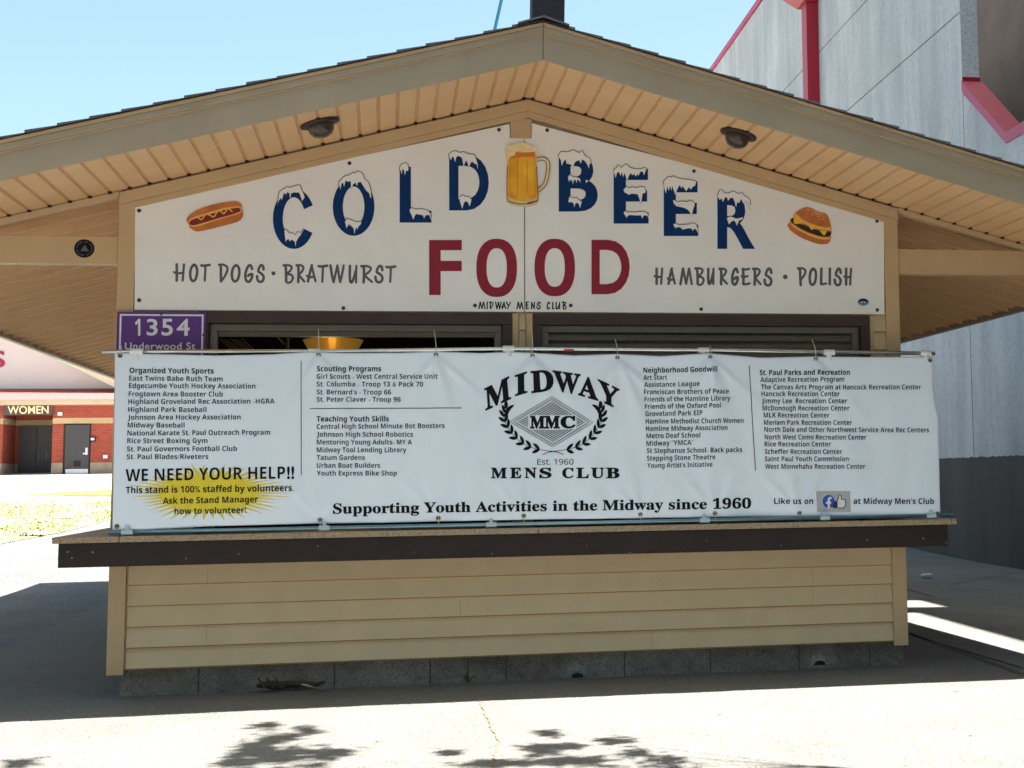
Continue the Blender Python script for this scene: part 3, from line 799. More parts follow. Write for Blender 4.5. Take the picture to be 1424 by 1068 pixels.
def ring(mb, x0, x1, y0, y1, wx, wy, fn, m, p=2.0, a0=0, a1=2*math.pi):
    cx, cy = (x0+x1)/2, (y0+y1)/2; n = 56; full = abs(a1-a0-2*math.pi) < 1e-6; vs = []
    def se(rx, ry, a): c, s = _c(a), _s(a); return fn(cx+rx*math.copysign(abs(c)**(2/p), c), cy+ry*math.copysign(abs(s)**(2/p), s))
    for k in range(n if full else n+1):
        a = a0+(a1-a0)*k/n; vs += [se((x1-x0)/2, (y1-y0)/2, a), se((x1-x0)/2-wx, (y1-y0)/2-wy, a)]
    N = len(vs)//2
    mb.add(vs, [(2*k, 2*((k+1) % N), 2*((k+1) % N)+1, 2*k+1) for k in range(N if full else N-1)], m)
for ch, x0, x1, y0, y1 in blue:
    mb = MB()
    if ch == 'O': ring(mb, x0, x1, y0, y1, 14, 12.4, S(.0012), M['navy'])
    elif ch == 'C': ring(mb, x0, x0+58.4, y0, y1, 13.8, 12.4, S(.0012), M['navy'], 2.0, R(28), R(360-26))
    else: text_box(mb, ch, x0, x1, y0, y1, S(.0012), M['navy'], 'plain', .032 if ch != 'L' else .036)
    tag(mb.build('blue_letter', sign), 'navy letter %s capped with snow' % ch)
zA, zB, zC = Z(360, 190, 5.477), Z(600, 160, 5.477), Z(840, 190, 5.477)
SNOW = [
 (zA, [(140,520),(148,450),(155,420),(180,400),(195,395),(215,378),(235,390),(255,380),(285,372),(307,365),(318,378),(328,405),(340,430),(350,455)],
      [(345,468),(330,492),(318,460),(308,432),(300,425),(285,428),(268,425),(258,432),(247,428),(240,480),(230,430),(215,425),(205,445),(197,430),(188,440),(175,488),(168,465),(152,490),(142,525)]),
 (zA, [(195,705),(215,712),(232,735),(250,730),(277,748),(295,720),(315,732),(345,700)], [(340,715),(300,775),(285,800),(280,840),(272,800),(250,785),(235,800),(225,780),(210,790),(203,808),(198,760)]),
 (zA, [(603,375),(608,345),(640,310),(665,292),(685,295),(712,275),(735,275),(752,260),(775,270),(795,285),(805,318),(835,345),(848,375),(855,410),(858,460)],
      [(850,470),(838,430),(815,410),(790,370),(775,345),(755,350),(748,378),(735,350),(718,365),(705,402),(700,370),(698,338),(680,345),(660,335),(650,385),(640,350),(630,360),(622,405),(612,370)]),
 (zA, [(655,645),(668,618),(690,628),(715,638),(740,648),(783,645)], [(775,670),(760,685),(750,710),(745,690),(735,710),(728,745),(720,700),(700,675),(688,665),(678,680),(665,700),(660,665)]),
 (zA, [(1070,260),(1072,230),(1085,208),(1120,195),(1138,215),(1142,250)], [(1135,262),(1122,260),(1112,296),(1105,258),(1095,245),(1088,290),(1078,255)]),
 (zA, [(1148,550),(1165,540),(1195,552),(1240,548),(1285,558),(1310,585),(1312,630)], [(1305,630),(1300,600),(1285,598),(1270,600),(1258,625),(1250,600),(1225,595),(1200,590),(1190,600),(1175,632),(1165,605),(1150,575)]),
 (zB, [(135,330),(132,295),(150,282),(180,268),(215,285),(245,278),(280,295),(325,298),(340,330),(355,375),(355,410)],
      [(350,410),(345,380),(320,365),(308,355),(298,370),(285,398),(275,372),(265,345),(258,360),(245,395),(238,360),(230,325),(205,312),(190,320),(180,360),(170,325),(160,315),(150,345),(140,330)]),
 (zB, [(213,625),(235,605),(260,620),(285,620),(305,640)], [(302,660),(290,698),(280,670),(262,655),(248,670),(235,718),(225,690),(216,660)]),
 (zB, [(967,320),(970,295),(990,275),(1010,278),(1040,280),(1080,262),(1110,280),(1130,285),(1148,265),(1165,300),(1185,318),(1205,320),(1218,360),(1210,375)],
      [(1205,370),(1200,410),(1190,385),(1175,360),(1160,345),(1148,340),(1138,372),(1125,345),(1105,352),(1090,365),(1075,408),(1065,380),(1035,370),(1028,375),(1022,338),(1010,350),(992,388),(985,345),(972,325)]),
 (zB, [(1040,470),(1050,452),(1080,468),(1100,470),(1130,480)], [(1138,522),(1125,500),(1112,490),(1105,520),(1095,490),(1085,500),(1078,530),(1070,500),(1058,495),(1048,510),(1042,490)]),
 (zB, [(1042,650),(1050,618),(1080,630),(1105,628),(1125,645),(1145,655)], [(1140,680),(1132,710),(1122,680),(1108,668),(1095,680),(1088,705),(1080,672),(1062,662),(1048,668)]),
 (zC, [(73,265),(75,250),(95,235),(108,212),(130,235),(168,205),(200,235),(240,245),(280,245),(310,233),(322,245)],
      [(318,262),(305,295),(295,270),(280,265),(262,300),(255,285),(240,305),(230,285),(215,295),(205,278),(190,300),(175,340),(165,305),(155,278),(145,310),(135,270),(125,300),(115,270),(100,275),(88,318),(80,285)]),
 (zC, [(148,400),(170,378),(190,390),(215,380),(245,390),(280,378),(310,385),(318,410)], [(315,428),(295,435),(288,480),(280,518),(270,480),(255,440),(235,438),(210,435),(190,445),(175,435),(155,425)]),
 (zC, [(148,578),(160,563),(185,575),(205,572),(240,575),(275,568),(310,570),(330,580),(340,605)], [(338,625),(330,605),(315,600),(300,605),(292,625),(280,600),(250,602),(220,600),(195,598),(180,605),(172,622),(160,600)]),
 (zC, [(455,370),(452,340),(480,310),(495,300),(510,308),(530,297),(560,312),(600,322),(640,325),(670,330),(700,338)],
      [(700,355),(695,375),(680,380),(660,405),(650,385),(625,415),(610,395),(598,375),(590,395),(575,370),(560,400),(542,445),(530,410),(520,378),(512,415),(505,375),(492,415),(485,380),(470,435),(460,400)]),
 (zC, [(525,480),(545,485),(560,495),(600,490),(630,495),(660,483),(690,502)], [(690,525),(678,560),(668,612),(655,580),(640,560),(615,545),(595,540),(570,535),(550,530),(530,510)]),
 (zC, [(528,665),(545,658),(570,670),(610,668),(650,665),(680,655),(705,670),(715,700)], [(712,738),(705,715),(690,700),(675,718),(665,700),(640,700),(615,705),(600,710),(580,692),(560,690),(545,700),(530,680)]),
 (zC, [(862,450),(865,435),(885,400),(905,408),(920,430),(950,428),(985,412),(1020,432),(1035,435),(1050,420),(1070,450),(1100,465),(1115,490),(1118,520)],
      [(1108,552),(1100,515),(1080,490),(1065,512),(1055,500),(1045,475),(1030,505),(1015,500),(1005,540),(995,500),(980,465),(960,470),(945,490),(935,465),(925,460),(905,500),(895,470),(880,485),(870,465)]),
 (zC, [(935,620),(960,605),(985,612),(1005,622),(1030,618),(1062,610)], [(1050,632),(1030,640),(1020,660),(1012,680),(1002,655),(990,640),(975,645),(965,655),(950,670),(942,645)]),
]
for zf, up_, lo_ in SNOW:
    mb = MB(); u = zf(up_); l = zf(lo_); shape(mb, u+l, S(.0028), M['snow'])
    stroke(mb, u, 1.0, S(.0040), M['line']); stroke(mb, l, .45, S(.0036), M['line']); mb.build('snow_cap', sign)
for ch, x0, x1, y0, y1 in (('F', 596.7, 642.2, 333.7, 410.3), ('O', 662.4, 719, 332, 413), ('O', 743.3, 799.6, 332, 412), ('D', 822.5, 875.8, 333.5, 409.2)):
    mb = MB()
    if ch == 'O': ring(mb, x0, x1, y0, y1, 14.2, 13.2, S(.0012), M['maroon'], 2.35)
    else: text_box(mb, ch, x0, x1, y0, y1, S(.0012), M['maroon'], 'plain', .024)
    tag(mb.build('red_letter', sign), 'maroon letter %s' % ch)
def scaled(letters, ox, oy, k): return [(c, ox+a/k, ox+b/k, oy+t/k, oy+d/k) for c, a, b, t, d in letters]
bf = lambda k: S(.0012+.0004*k)
hot = scaled([('H',85,245,90,310),('O',270,388,95,315),('T',402,530,97,310),('D',608,740,95,320),('O',755,880,100,320),('G',912,1030,100,325),('S',1050,1165,100,325)], 230, 355, 8.376)
brat = scaled([('B',60,198,98,325),('R',208,325,98,318),('A',325,455,98,312),('T',458,585,103,315),('W',585,775,100,318),('U',805,920,105,322),('R',940,1092,108,322),('S',1098,1215,105,320),('T',1225,1355,112,315)], 385, 355, 8.137)
ham = scaled([('H',65,183,90,282),('A',205,312,90,282),('M',338,495,90,285),('B',500,620,88,292),('U',635,728,92,283),('R',758,868,92,285),('G',893,985,90,290),('E',998,1110,92,290),('R',1118,1228,92,290),('S',1240,1348,90,298)], 900, 360, 7.697)
pol = scaled([('P',330,500,135,455),('O',520,675,140,450),('L',700,840,140,450),('I',850,905,140,440),('S',935,1085,140,455),('H',1095,1262,140,445)], 1080, 360, 11.867)
for words, dot in (((hot[:3], hot[3:], brat), (380.2, 380.1, 2.8)), ((ham, pol), (1092, 385, 3.2))):
    for w_ in words:
        mb = MB(); brush_word(mb, w_, 3.7, bf, M['greyink']); mb.build('brush_lettering', sign)
    mb = MB(); disc(mb, dot[0], dot[1], dot[2], dot[2], S(.0012), M['greyink']); mb.build('bullet', sign)
club = scaled([('M',135,235,85,185),('I',238,268,85,185),('D',275,335,85,185),('W',350,440,85,185),('A',430,500,88,185),('Y',490,558,85,185),('M',622,720,87,188),('E',740,790,85,185),('N',808,868,88,185),('S',878,940,85,188),('C',1010,1060,88,188),('L',1078,1115,88,188),('U',1122,1190,88,188),('B',1205,1270,85,192)], 650, 410, 9.187)
for w_ in (club[:6], club[6:10], club[10:]):
    mb = MB(); brush_word(mb, w_, 1.8, bf, M['blackink']); mb.build('brush_lettering', sign)
# little badge
mb = MB(); zd = Z(1185, 408, 25.89)
pts = []
for k in range(36):
    a = 2*math.pi*k/36; r = 1 if k % 2 else .72; pts.append((400+225*r*_c(a), 330+150*r*_s(a)-20))
shape(mb, zd(pts), S(.0012), M['blackink']); shape(mb, zd([(400+150*_c(a), 345+75*_s(a)) for a in [2*math.pi*k/20 for k in range(20)]]), S(.0022), M['teal'])
shape(mb, zd([(400+75*_c(a), 315+28*_s(a)) for a in [2*math.pi*k/16 for k in range(16)]]), S(.003), M['signwhite']); shape(mb, zd([(400+30*_c(a), 325+24*_s(a)) for a in [2*math.pi*k/12 for k in range(12)]]), S(.0038), M['blackink'])
mb.build('badge', sign)

def cutout(mb, pts, d0, d1, m, zf):
    """flat board cut to an outline, standing d0..d1 in front of the sign panel"""
    q = [facade(x, y, SY-d1) for x, y in zf(pts)]; n = len(q)
    vs = [tuple(p) for p in q]+[(p.x, SY-d0, p.z) for p in q]
    tris = tessellate_polygon([[Vector((p.x, p.z, 0)) for p in q]])
    mb.add(vs, [tuple(t) for t in tris]+[(i, (i+1) % n, (i+1) % n+n, i+n) for i in range(n)], m)
# hot dog
zh = Z(240, 260, 11.87)
hd = thing('hot_dog_cutout', facade(300, 300, SY), 'cut-out picture of a hot dog with mustard zigzag on the white sign', 'sign picture')
mb = MB(); cutout(mb, [(225,550),(240,500),(290,450),(380,390),(500,340),(650,295),(800,260),(950,238),(1050,235),(1110,260),(1140,300),(1145,360),(1165,430),(1158,490),(1120,545),(1060,580),(800,650),(500,725),(400,735),(340,715),(280,670),(258,610),(240,585)], .0005, .006, M['bun'], zh); mb.build('bun', hd)
mb = MB(); shape(mb, zh([(255,575),(300,520),(400,480),(600,420),(850,345),(1060,315),(1140,335),(1140,400),(1120,430),(1000,470),(800,525),(600,590),(420,650),(320,655),(265,620)]), S(.0072), M['bunlight']); mb.build('cut_face', hd)
mb = MB(); shape(mb, zh([(268,590),(310,545),(400,512),(600,452),(900,366),(1080,340),(1125,362),(1118,408),(1000,450),(800,505),(550,580),(350,636),(290,625)]), S(.0084), M['sausage']); mb.build('sausage', hd)
mb = MB()
zz = catmull([(x, y, 0) for x, y in zh([(370,495),(415,500),(478,538),(545,455),(590,455),(682,492),(735,412),(790,400),(850,440),(902,362),(930,362),(985,405)])], 5)
stroke(mb, [(p.x, p.y) for p in zz], 1.7, S(.0096), M['mustard'], cap=True); mb.build('mustard', hd)
# burger
zb_ = Z(1085, 280, 15.82)
bg = thing('burger_cutout', facade(1127, 314, SY), 'cut-out picture of a cheeseburger with sesame bun on the white sign', 'sign picture')
mb = MB(); cutout(mb, [(160,530),(180,480),(225,450),(225,400),(255,365),(300,355),(290,300),(330,250),(420,185),(520,140),(600,128),(700,150),(800,225),(880,245),(960,250),(1020,280),(1070,360),(1110,500),(1135,610),(1130,650),(1125,700),(1105,760),(1128,790),(1100,880),(1050,930),(950,945),(840,935),(700,895),(500,815),(330,720),(220,630)], .0005, .006, M['bun'], zb_); mb.build('bun', bg)
mb = MB(); shape(mb, zb_([(225,455),(300,520),(450,610),(640,700),(850,770),(1000,790),(1125,790),(1110,840),(960,840),(800,815),(600,740),(420,650),(290,570),(235,500)]), S(.0072), M['bunlight'])
shape(mb, zb_([(290,310),(340,255),(380,300),(470,385),(640,480),(820,540),(1000,575),(1100,560),(1130,620),(1125,650),(1000,635),(830,615),(650,550),(500,480),(380,410),(300,370)]), S(.0072), M['bunlight']); mb.build('cut_face', bg)
mb = MB(); shape(mb, zb_([(225,420),(250,372),(300,362),(310,480),(420,490),(560,530),(700,600),(850,640),(1000,655),(1110,665),(1125,715),(1100,765),(960,785),(800,745),(640,690),(450,600),(330,520),(280,490),(240,450)]), S(.0084), M['patty']); mb.build('patty', bg)
mb = MB()
for q in ([(300,370),(420,425),(520,480),(480,490),(310,500),(295,440)], [(600,520),(700,560),(790,600),(740,605),(685,632),(650,580)], [(860,640),(1030,650),(1010,700),(965,758),(910,700)]): shape(mb, zb_(q), S(.0096), M['cheese'])
shape(mb, zb_([(480,490),(540,500),(590,530),(540,528)]), S(.0096), M['lettuce']); shape(mb, zb_([(790,608),(870,620),(880,636),(820,632)]), S(.0096), M['lettuce']); mb.build('cheese', bg)
mb = MB()
for x, y in ((612,172),(686,178),(580,205),(632,212),(720,214),(770,230),(604,270),(698,264),(750,258),(684,292),(744,304),(798,290),(818,258),(862,275),(912,284),(955,278),(830,332),(880,320),(900,374),(960,345),(954,400),(846,404)): shape(mb, zb_([(x+13*_c(a), y+10*_s(a)) for a in [2*math.pi*k/7 for k in range(7)]]), S(.0075), M['seed'])
mb.build('sesame', bg)
# beer mug
zm = Z(695, 185, 9.71)
mg = thing('beer_mug_cutout', facade(730, 240, SY), 'cut-out picture of a foaming beer mug at the peak of the sign', 'sign picture')
body = [(100,420),(92,520),(90,700),(92,930),(150,970),(260,995),(400,990),(500,960),(535,900),(520,850),(505,600),(495,380),(505,300),(490,210),(420,165),(330,130),(260,128),(180,155),(110,165),(75,210),(80,290),(95,370)]
mb = MB(); cutout(mb, body, .0005, .010, M['glassedge'], zm); mb.build('mug', mg)
mb = MB()
hp = catmull([(x, y, 0) for x, y in zm([(500,365),(560,345),(625,365),(655,430),(640,580),(600,700),(530,765)])], 6); hp = [(p.x, p.y) for p in hp]
stroke(mb, hp, 5.4, S(.0092), M['mugline'], cap=True); stroke(mb, hp, 3.4, S(.0102), M['glassedge'], cap=True); mb.build('handle', mg)
mb = MB(); shape(mb, zm([(118,370),(130,320),(205,300),(215,250),(300,262),(400,255),(475,245),(482,320),(490,500),(512,830),(500,870),(420,905),(330,920),(220,910),(130,880),(104,850),(108,600)]), S(.0112), M['beer']); mb.build('beer', mg)
mb = MB()
for q in ([(218,252),(300,264),(400,258),(470,248),(474,330),(400,318),(300,322),(160,345),(140,330),(205,305)],): shape(mb, zm(q), S(.0124), M['beerdark'])
for q in ([(140,350),(134,600),(138,840)], [(238,360),(240,600),(240,840)], [(368,370),(372,600),(376,830)], [(470,340),(478,560),(488,830)]): stroke(mb, zm(q), .7, S(.0126), M['beerdark'])
for q in ([(140,835),(160,860),(210,868),(240,855)], [(385,840),(410,865),(460,865),(490,830)]): stroke(mb, zm(q), 1.0, S(.0134), M['beerdark'])
stroke(mb, zm([(104,430),(98,600),(96,880),(120,925),(260,960),(400,955),(500,920),(520,860),(508,700),(498,450)]), 1.0, S(.0136), M['mugline'])
shape(mb, zm([(360,945),(480,915),(505,900),(490,925),(400,952)]), S(.0142), M['sausage']); mb.build('facets', mg)
mb = MB(); cutout(mb, [(75,250),(80,205),(115,165),(190,155),(265,128),(330,132),(420,168),(475,180),(500,225),(505,290),(490,350),(478,250),(420,258),(330,262),(240,245),(210,258),(205,300),(160,310),(125,335),(112,380),(92,340)], .0105, .0155, M['foam'], zm); mb.build('foam', mg)

# ------------------------------------------------------------------ round lights in the soffit
def soffit_light(px, py, lab):
    d = FW + RT*((px-CX)/F_PX) - UP*((py-CY)/F_PX)
    t = 5.0
    while True:
        p = CAM+d*t
        if p.z >= zsof(p.x)-.002: break
        t += .002
    s = 1 if p.x > 0 else -1; ax = Vector((-SL*s*1, 0, -1)).normalized()
    th = thing('soffit_light', p, lab, 'ceiling light', 'round lights in the front soffit')
    mb = MB(); mb.lathe([(.0001, -.012), (.108, -.012), (.118, .004), (.116, .012), (.085, .020), (.07, .018)], p, ax, M['bronze'], 36)
    for k in (-1, 1):
        q = p+Vector((k*.055, .075, -k*s*SL*.055*0)); mb.lathe([(.0001, .012), (.008, .012), (.01, 0)], p+Vector((.055*k, -.085, -SL*s*.055*k)), ax, M['gap'], 10)
    mb.build('base_plate', th, smooth=True)
    mb = MB(); mb.lathe([(.076, .014), (.078, .03), (.072, .055), (.056, .078), (.03, .09), (.0001, .094)], p, ax, M['lens'], 32); mb.build('lens', th, smooth=True)
soffit_light(444.5, 170.5, 'round bronze light in the left slope of the soffit above the snow-capped letter C')
soffit_light(1027, 186, 'round bronze light in the right slope of the soffit above the snow-capped letter R')

# ------------------------------------------------------------------ address sign
ay = -.056
ad = thing('address_sign', facade(224, 470, ay), 'purple street number sign reading 1354 Underwood St', 'sign')
A_ = lambda d: (lambda px, py: facade(px, py, ay-d))
p0, p1 = facade(163, 433.5, ay), facade(285, 505, ay)
mb = MB(); mb.box(p0.x, p1.x, ay, ay+.004, p1.z-.02, p0.z, M['purple']); mb.build('plate', ad)
mb = MB()
x0, x1, zt, zb = facade(166, 0, ay).x, facade(282, 0, ay).x, facade(0, 437, ay).z, p1.z-.005
x0 = p0.x+.016; x1 = p1.x-.014; zt = p0.z-.014
for a, b, c, d in ((x0, x1, zt-.010, zt), (x0, x0+.010, zb, zt-.0102), (x1-.010, x1, zb, zt-.0102), (x0+.0102, x1-.0102, zb, zb+.01)): mb.add([(a, ay-.001, c), (b, ay-.001, c), (b, ay-.001, d), (a, ay-.001, d)], [(0, 1, 2, 3)], M['signwhite'])
mb.build('border', ad)
mb = MB()
for ch, a, b in (('1', 183, 237), ('3', 285, 365), ('5', 393, 477), ('4', 505, 600)): text_box(mb, ch, 150+a/5.274+(2.5 if ch == '1' else 0), 150+b/5.274, 420+123/5.274, 420+247/5.274, A_(.001), M['signwhite'], 'plain', .018) if ch != '1' else None
text_quad(mb, '1', [(187.5, 443.3), (195.2, 443.3), (195.2, 466.8), (187.5, 466.8)], A_(.001), M['signwhite'], 'bold', 0)
text_line(mb, 'Underwood St', 173.7, 486, 271.7, 486, 9.7, A_(.001), M['signwhite'], 'plain', .016, 1.1); mb.build('lettering', ad)
for px, py in ((224, 437.5), (282.5, 466)):
    mb = MB(); mb.lathe([(.0001, .004), (.006, .003), (.007, 0)], facade(px, py, ay), (0, -1, 0), M['screw'], 10); mb.build('screw', ad)

# ------------------------------------------------------------------ round sticker on the beam
sy = -.0165
K = lambda d: (lambda px, py: facade(px, py, sy-d))
st = thing('round_sticker', facade(117.2, 345.5, sy), 'round black sticker on the tie beam left of the sign', 'sticker')
mb = MB(); disc(mb, 117.2, 345.6, 14.2, 12.8, K(0), M['blackink'], 36); mb.build('disc', st)
mb = MB(); shape(mb, [(118, 340.5), (123.5, 349.5), (111.5, 349)], K(.0008), M['greyink'])
random.seed(4)
for k in range(26):
    if k in (6, 13, 19, 22): continue
    a = 2*math.pi*k/26; cx, cy = 117.2+10.6*_c(a), 345.6+9.5*_s(a); c, s = _c(a), _s(a); w = random.uniform(.6, .95)
    shape(mb, [(cx+c*w-s*.8, cy+s*w+c*.8), (cx+c*w+s*.8, cy+s*w-c*.8), (cx-c*w+s*.8, cy-s*w-c*.8), (cx-c*w-s*.8, cy-s*w+c*.8)], K(.0008), M['greyink'])
mb.build('print', st)

# ------------------------------------------------------------------ banner
BY = -.215
TOPG = [(167, 494.5), (443, 494), (606.5, 493.5), (740.5, 495), (858, 498), (987, 497), (1134.5, 499.7), (1293, 501)]
BOTG = [(163, 732), (445, 722.5), (609.5, 720), (728, 717), (890, 715), (994, 713.5), (1111.5, 713), (1303, 714.5)]
def interp(tab, x):
    if x <= tab[0][0]: return tab[0][1]
    for (a, b), (c, d) in zip(tab, tab[1:]):
        if x <= c: return b+(d-b)*(x-a)/(c-a)
    return tab[-1][1]
TOPE = [(158, 490), (200, 492), (300, 494.5), (380, 493), (430, 489.5), (480, 491), (560, 490.5), (607, 488.8), (670, 491), (710, 489.5), (741, 490.5), (800, 494.5), (858, 492.5), (920, 495.5), (987, 491.5), (1060, 497.5), (1134, 495.8), (1220, 496.5), (1300, 496)]
BOTE = [(155, 738), (200, 736.5), (300, 731.5), (445, 728), (530, 727), (610, 725), (728, 722.5), (890, 720.5), (994, 719), (1111, 718.5), (1220, 719.5), (1309, 719.5)]
LEFTE = [(485, 160), (560, 159.5), (650, 158), (745, 156.5)]
RIGHTE = [(485, 1297), (540, 1297.5), (560, 1299.5), (580, 1304), (640, 1305.5), (745, 1307.5)]
def fold(px, py):
    """depth of the cloth towards the viewer in metres: creases that fan from the grommets, long soft waves"""
    d = 0
    for i, (gx, gy) in enumerate(TOPG[1:-1]):
        q = py-gy
        if q > 0:
            k = min(q/18, 1)
            for sl_, am, L in ((-.62, .9, 70), (-.10, .7, 150), (.34, 1.0, 110), (.95, .7, 60)):
                sl2 = sl_+.12*_s(i*2.1+sl_*7); w = 4.5+.10*q
                d += .017*am*k*math.exp(-((px-gx-sl2*q)/w)**2)*math.exp(-q/L)
    for i, (gx, gy) in enumerate(BOTG[1:-1]):
        q = gy-py
        if q > 0:
            k = min(q/18, 1)
            for sl_, am, L in ((-.9, .8, 50), (-.2, .8, 80), (.6, .9, 60)):
                w = 4.5+.12*q; d += .014*am*k*math.exp(-((px-gx-(sl_+.1*_s(i*3.3))*q)/w)**2)*math.exp(-q/L)
    d += .010*_s(px/27+.9*_s(py/80)+px*px/300000)*(.25+.6*max(0, min(1, (py-500)/230)))*(.5+.5*noise.noise(Vector((px/140, 2, 5))))
    d += .0065*_s(px/10.5+1.2*_s(py/60+px/90)+px*px/150000)*(.15+.85*max(0, min(1, (py-520)/200)))*max(0, noise.noise(Vector((px/75, py/260, 9.1)))+.25)
    d += .010*_s(px/88+py/140)+.007*noise.noise(Vector((px/70, py/150, 1.7)))
    return d+.004
def B(dz=0.0):
    def fn(px, py):
        y = BY-fold(px, py)-dz
        p = facade(px, py, BY); return (p.x, y, p.z)      # the print follows the cloth's folds
    fn.cloth = True
    return fn
ban = thing('vinyl_banner', facade(730, 735, BY), 'long white vinyl banner of club names hung across the stand front', 'banner')
mb = MB(); NX, NY = 420, 84; vs = []
for j in range(NY+1):
    v = j/NY
    for i in range(NX+1):
        u = i/NX; px = 160+1140*u
        py = interp(TOPE, px)*(1-v)+interp(BOTE, px)*v
        px = interp(LEFTE, py)*(1-u)+interp(RIGHTE, py)*u
        vs.append(B()(px, py))
mb.add(vs, [(j*(NX+1)+i, j*(NX+1)+i+1, (j+1)*(NX+1)+i+1, (j+1)*(NX+1)+i) for j in range(NY) for i in range(NX)], M['vinyl'])
sh = mb.build('sheet', ban, smooth=True)
so_ = sh.modifiers.new('thickness', 'SOLIDIFY'); so_.thickness = .0012; so_.offset = -1 if False else 1
T = B(.0038)
COLS = {
'left': [
 ('Organized Youth Sports', 180.3, 518.7, 297.5, 519.8, 7.3, 'bold'), ('East Twins Babe Ruth Team', 179.8, 529.4, 310, 530.7, 6.9, 'sans'),
 ('Edgecumbe Youth Hockey Association', 179.6, 539.8, 355.6, 540.6, 6.9, 'sans'), ('Frogtown Area Booster Club', 179.2, 551.2, 310.4, 551.8, 6.9, 'sans'),
 ('Highland Groveland Rec Association -HGRA', 178.7, 562.2, 382, 561.5, 6.9, 'sans'), ('Highland Park Baseball', 178.5, 573, 287.5, 573.2, 6.9, 'sans'),
 ('Johnson Area Hockey Association', 178, 583.8, 335, 583.5, 6.9, 'sans'), ('Midway Baseball', 177.8, 594.6, 257, 594.8, 6.9, 'sans'),
 ('National Karate St. Paul Outreach Program', 177.5, 605.8, 376, 604.7, 6.9, 'sans'), ('Rice Street Boxing Gym', 177.3, 616.4, 289, 616.4, 6.9, 'sans'),
 ('St. Paul Governors Football Club', 177, 627.9, 330, 627.3, 6.9, 'sans'), ('St. Paul Blades/Riveters', 176.7, 638.7, 290, 638.5, 6.9, 'sans')],
'middle': [
 ('Scouting Programs', 441, 516.8, 530, 516.5, 7.3, 'bold'), ('Girl Scouts - West Central Service Unit', 440.6, 527.2, 608.5, 526.9, 6.8, 'sans'),
 ('St. Columba - Troop 13 & Pack 70', 440.6, 537.7, 588.3, 537.7, 6.8, 'sans'), ("St. Bernard's - Troop 66", 440.6, 548.8, 543.8, 548.8, 6.8, 'sans'),
 ('St. Peter Claver - Troop 96', 440.6, 558.9, 557, 558.9, 6.8, 'sans'), ('Teaching Youth Skills', 440.6, 586.2, 540.8, 586.2, 7.3, 'bold'),
 ('Central High School Minute Bot Boosters', 440.6, 596.7, 618.2, 595.3, 6.8, 'sans'), ('Johnson High School Robotics', 440.6, 607.5, 574.3, 607.5, 6.8, 'sans'),
 ('Mentoring Young Adults- MY A', 440.6, 618.2, 572.8, 618.2, 6.8, 'sans'), ('Midway Tool Lending Library', 440.6, 629, 565, 629, 6.8, 'sans'),
 ('Tatum Gardens', 440.6, 639.8, 507.5, 639.8, 6.8, 'sans'), ('Urban Boat Builders', 440.6, 650.6, 528.6, 650.6, 6.8, 'sans'), ('Youth Express Bike Shop', 440.6, 661.4, 551.9, 661.4, 6.8, 'sans')],
'goodwill': [
 ('Neighborhood Goodwill', 894, 518.8, 996, 517.1, 7.2, 'bold'), ('Art Start', 894, 528.6, 927, 528.3, 6.8, 'sans'), ('Assistance League', 895, 538.7, 972, 537, 6.8, 'sans'),
 ('Franciscan Brothers of Peace', 895, 548.8, 1013, 547.5, 6.8, 'sans'), ('Friends of the Hamline Library', 895.7, 558.9, 1015, 557.2, 6.8, 'sans'),
 ('Friends of the Oxford Pool', 896, 569, 1001.6, 567, 6.8, 'sans'), ('Groveland Park EIP', 896.5, 579.1, 976, 577.5, 6.8, 'sans'),
 ('Hamline Methodist Church Women', 897, 589.6, 1034, 588.2, 6.8, 'sans'), ('Hamline Midway Association', 897.3, 599.7, 1011, 598, 6.8, 'sans'),
 ('Metro Deaf School', 898, 609.8, 973, 608.5, 6.8, 'sans'), ('Midway "YMCA"', 898, 620.3, 963.5, 618.6, 6.8, 'sans'),
 ('St Stephanus School- Back packs', 898.7, 630.4, 1032, 628.7, 6.8, 'sans'), ('Stepping Stone Theatre', 899, 640.8, 994, 638.8, 6.8, 'sans'), ("Young Artist's Initiative", 899.6, 650.9, 990, 649.2, 6.8, 'sans')],
'parks': [
 ('St. Paul Parks and Recreation', 1056, 521.8, 1182, 521.2, 7.2, 'bold'), ('Adaptive Recreation Program', 1057, 531.6, 1174, 530.6, 6.8, 'sans'),
 ('The Canvas Arts Program at Hancock Recreation Center', 1058, 541.7, 1280, 541.7, 6.8, 'sans'), ('Hancock Recreation Center', 1058.5, 551.2, 1167.7, 551, 6.8, 'sans'),
 ('Jimmy Lee  Recreation Center', 1059, 560.9, 1178, 560.9, 6.8, 'sans'), ('McDonough Recreation Center', 1060, 571, 1181.3, 571, 6.8, 'sans'),
 ('MLK Recreation Center', 1061.5, 580.8, 1153.6, 580.8, 6.8, 'sans'), ('Meriam Park Recreation Center', 1062, 591, 1184.6, 591, 6.8, 'sans'),
 ('North Dale and Other Northwest Service Area Rec Centers', 1062.5, 600.7, 1291, 601.4, 6.8, 'sans'), ('North West Como Recreation Center', 1063, 611.2, 1205, 611.4, 6.8, 'sans'),
 ('Rice Recreation Center', 1063, 621, 1155.7, 621, 6.8, 'sans'), ('Scheffer Recreation Center', 1063.4, 631.4, 1171, 631.4, 6.8, 'sans'),
 ('Saint Paul Youth Commission', 1063.6, 641.5, 1180, 641.5, 6.8, 'sans'), ('West Minnehaha Recreation Center', 1064, 652, 1203, 652, 6.8, 'sans')],
}
for key, lines in COLS.items():
    for s, a, b, c, d, h, k in lines:
        mb = MB(); text_line(mb, s, a, b, c, d, h, T, M['blackink'], 'bold', -.007 if k == 'sans' else .0025); mb.build('heading' if k == 'bold' else 'printed_line', ban)
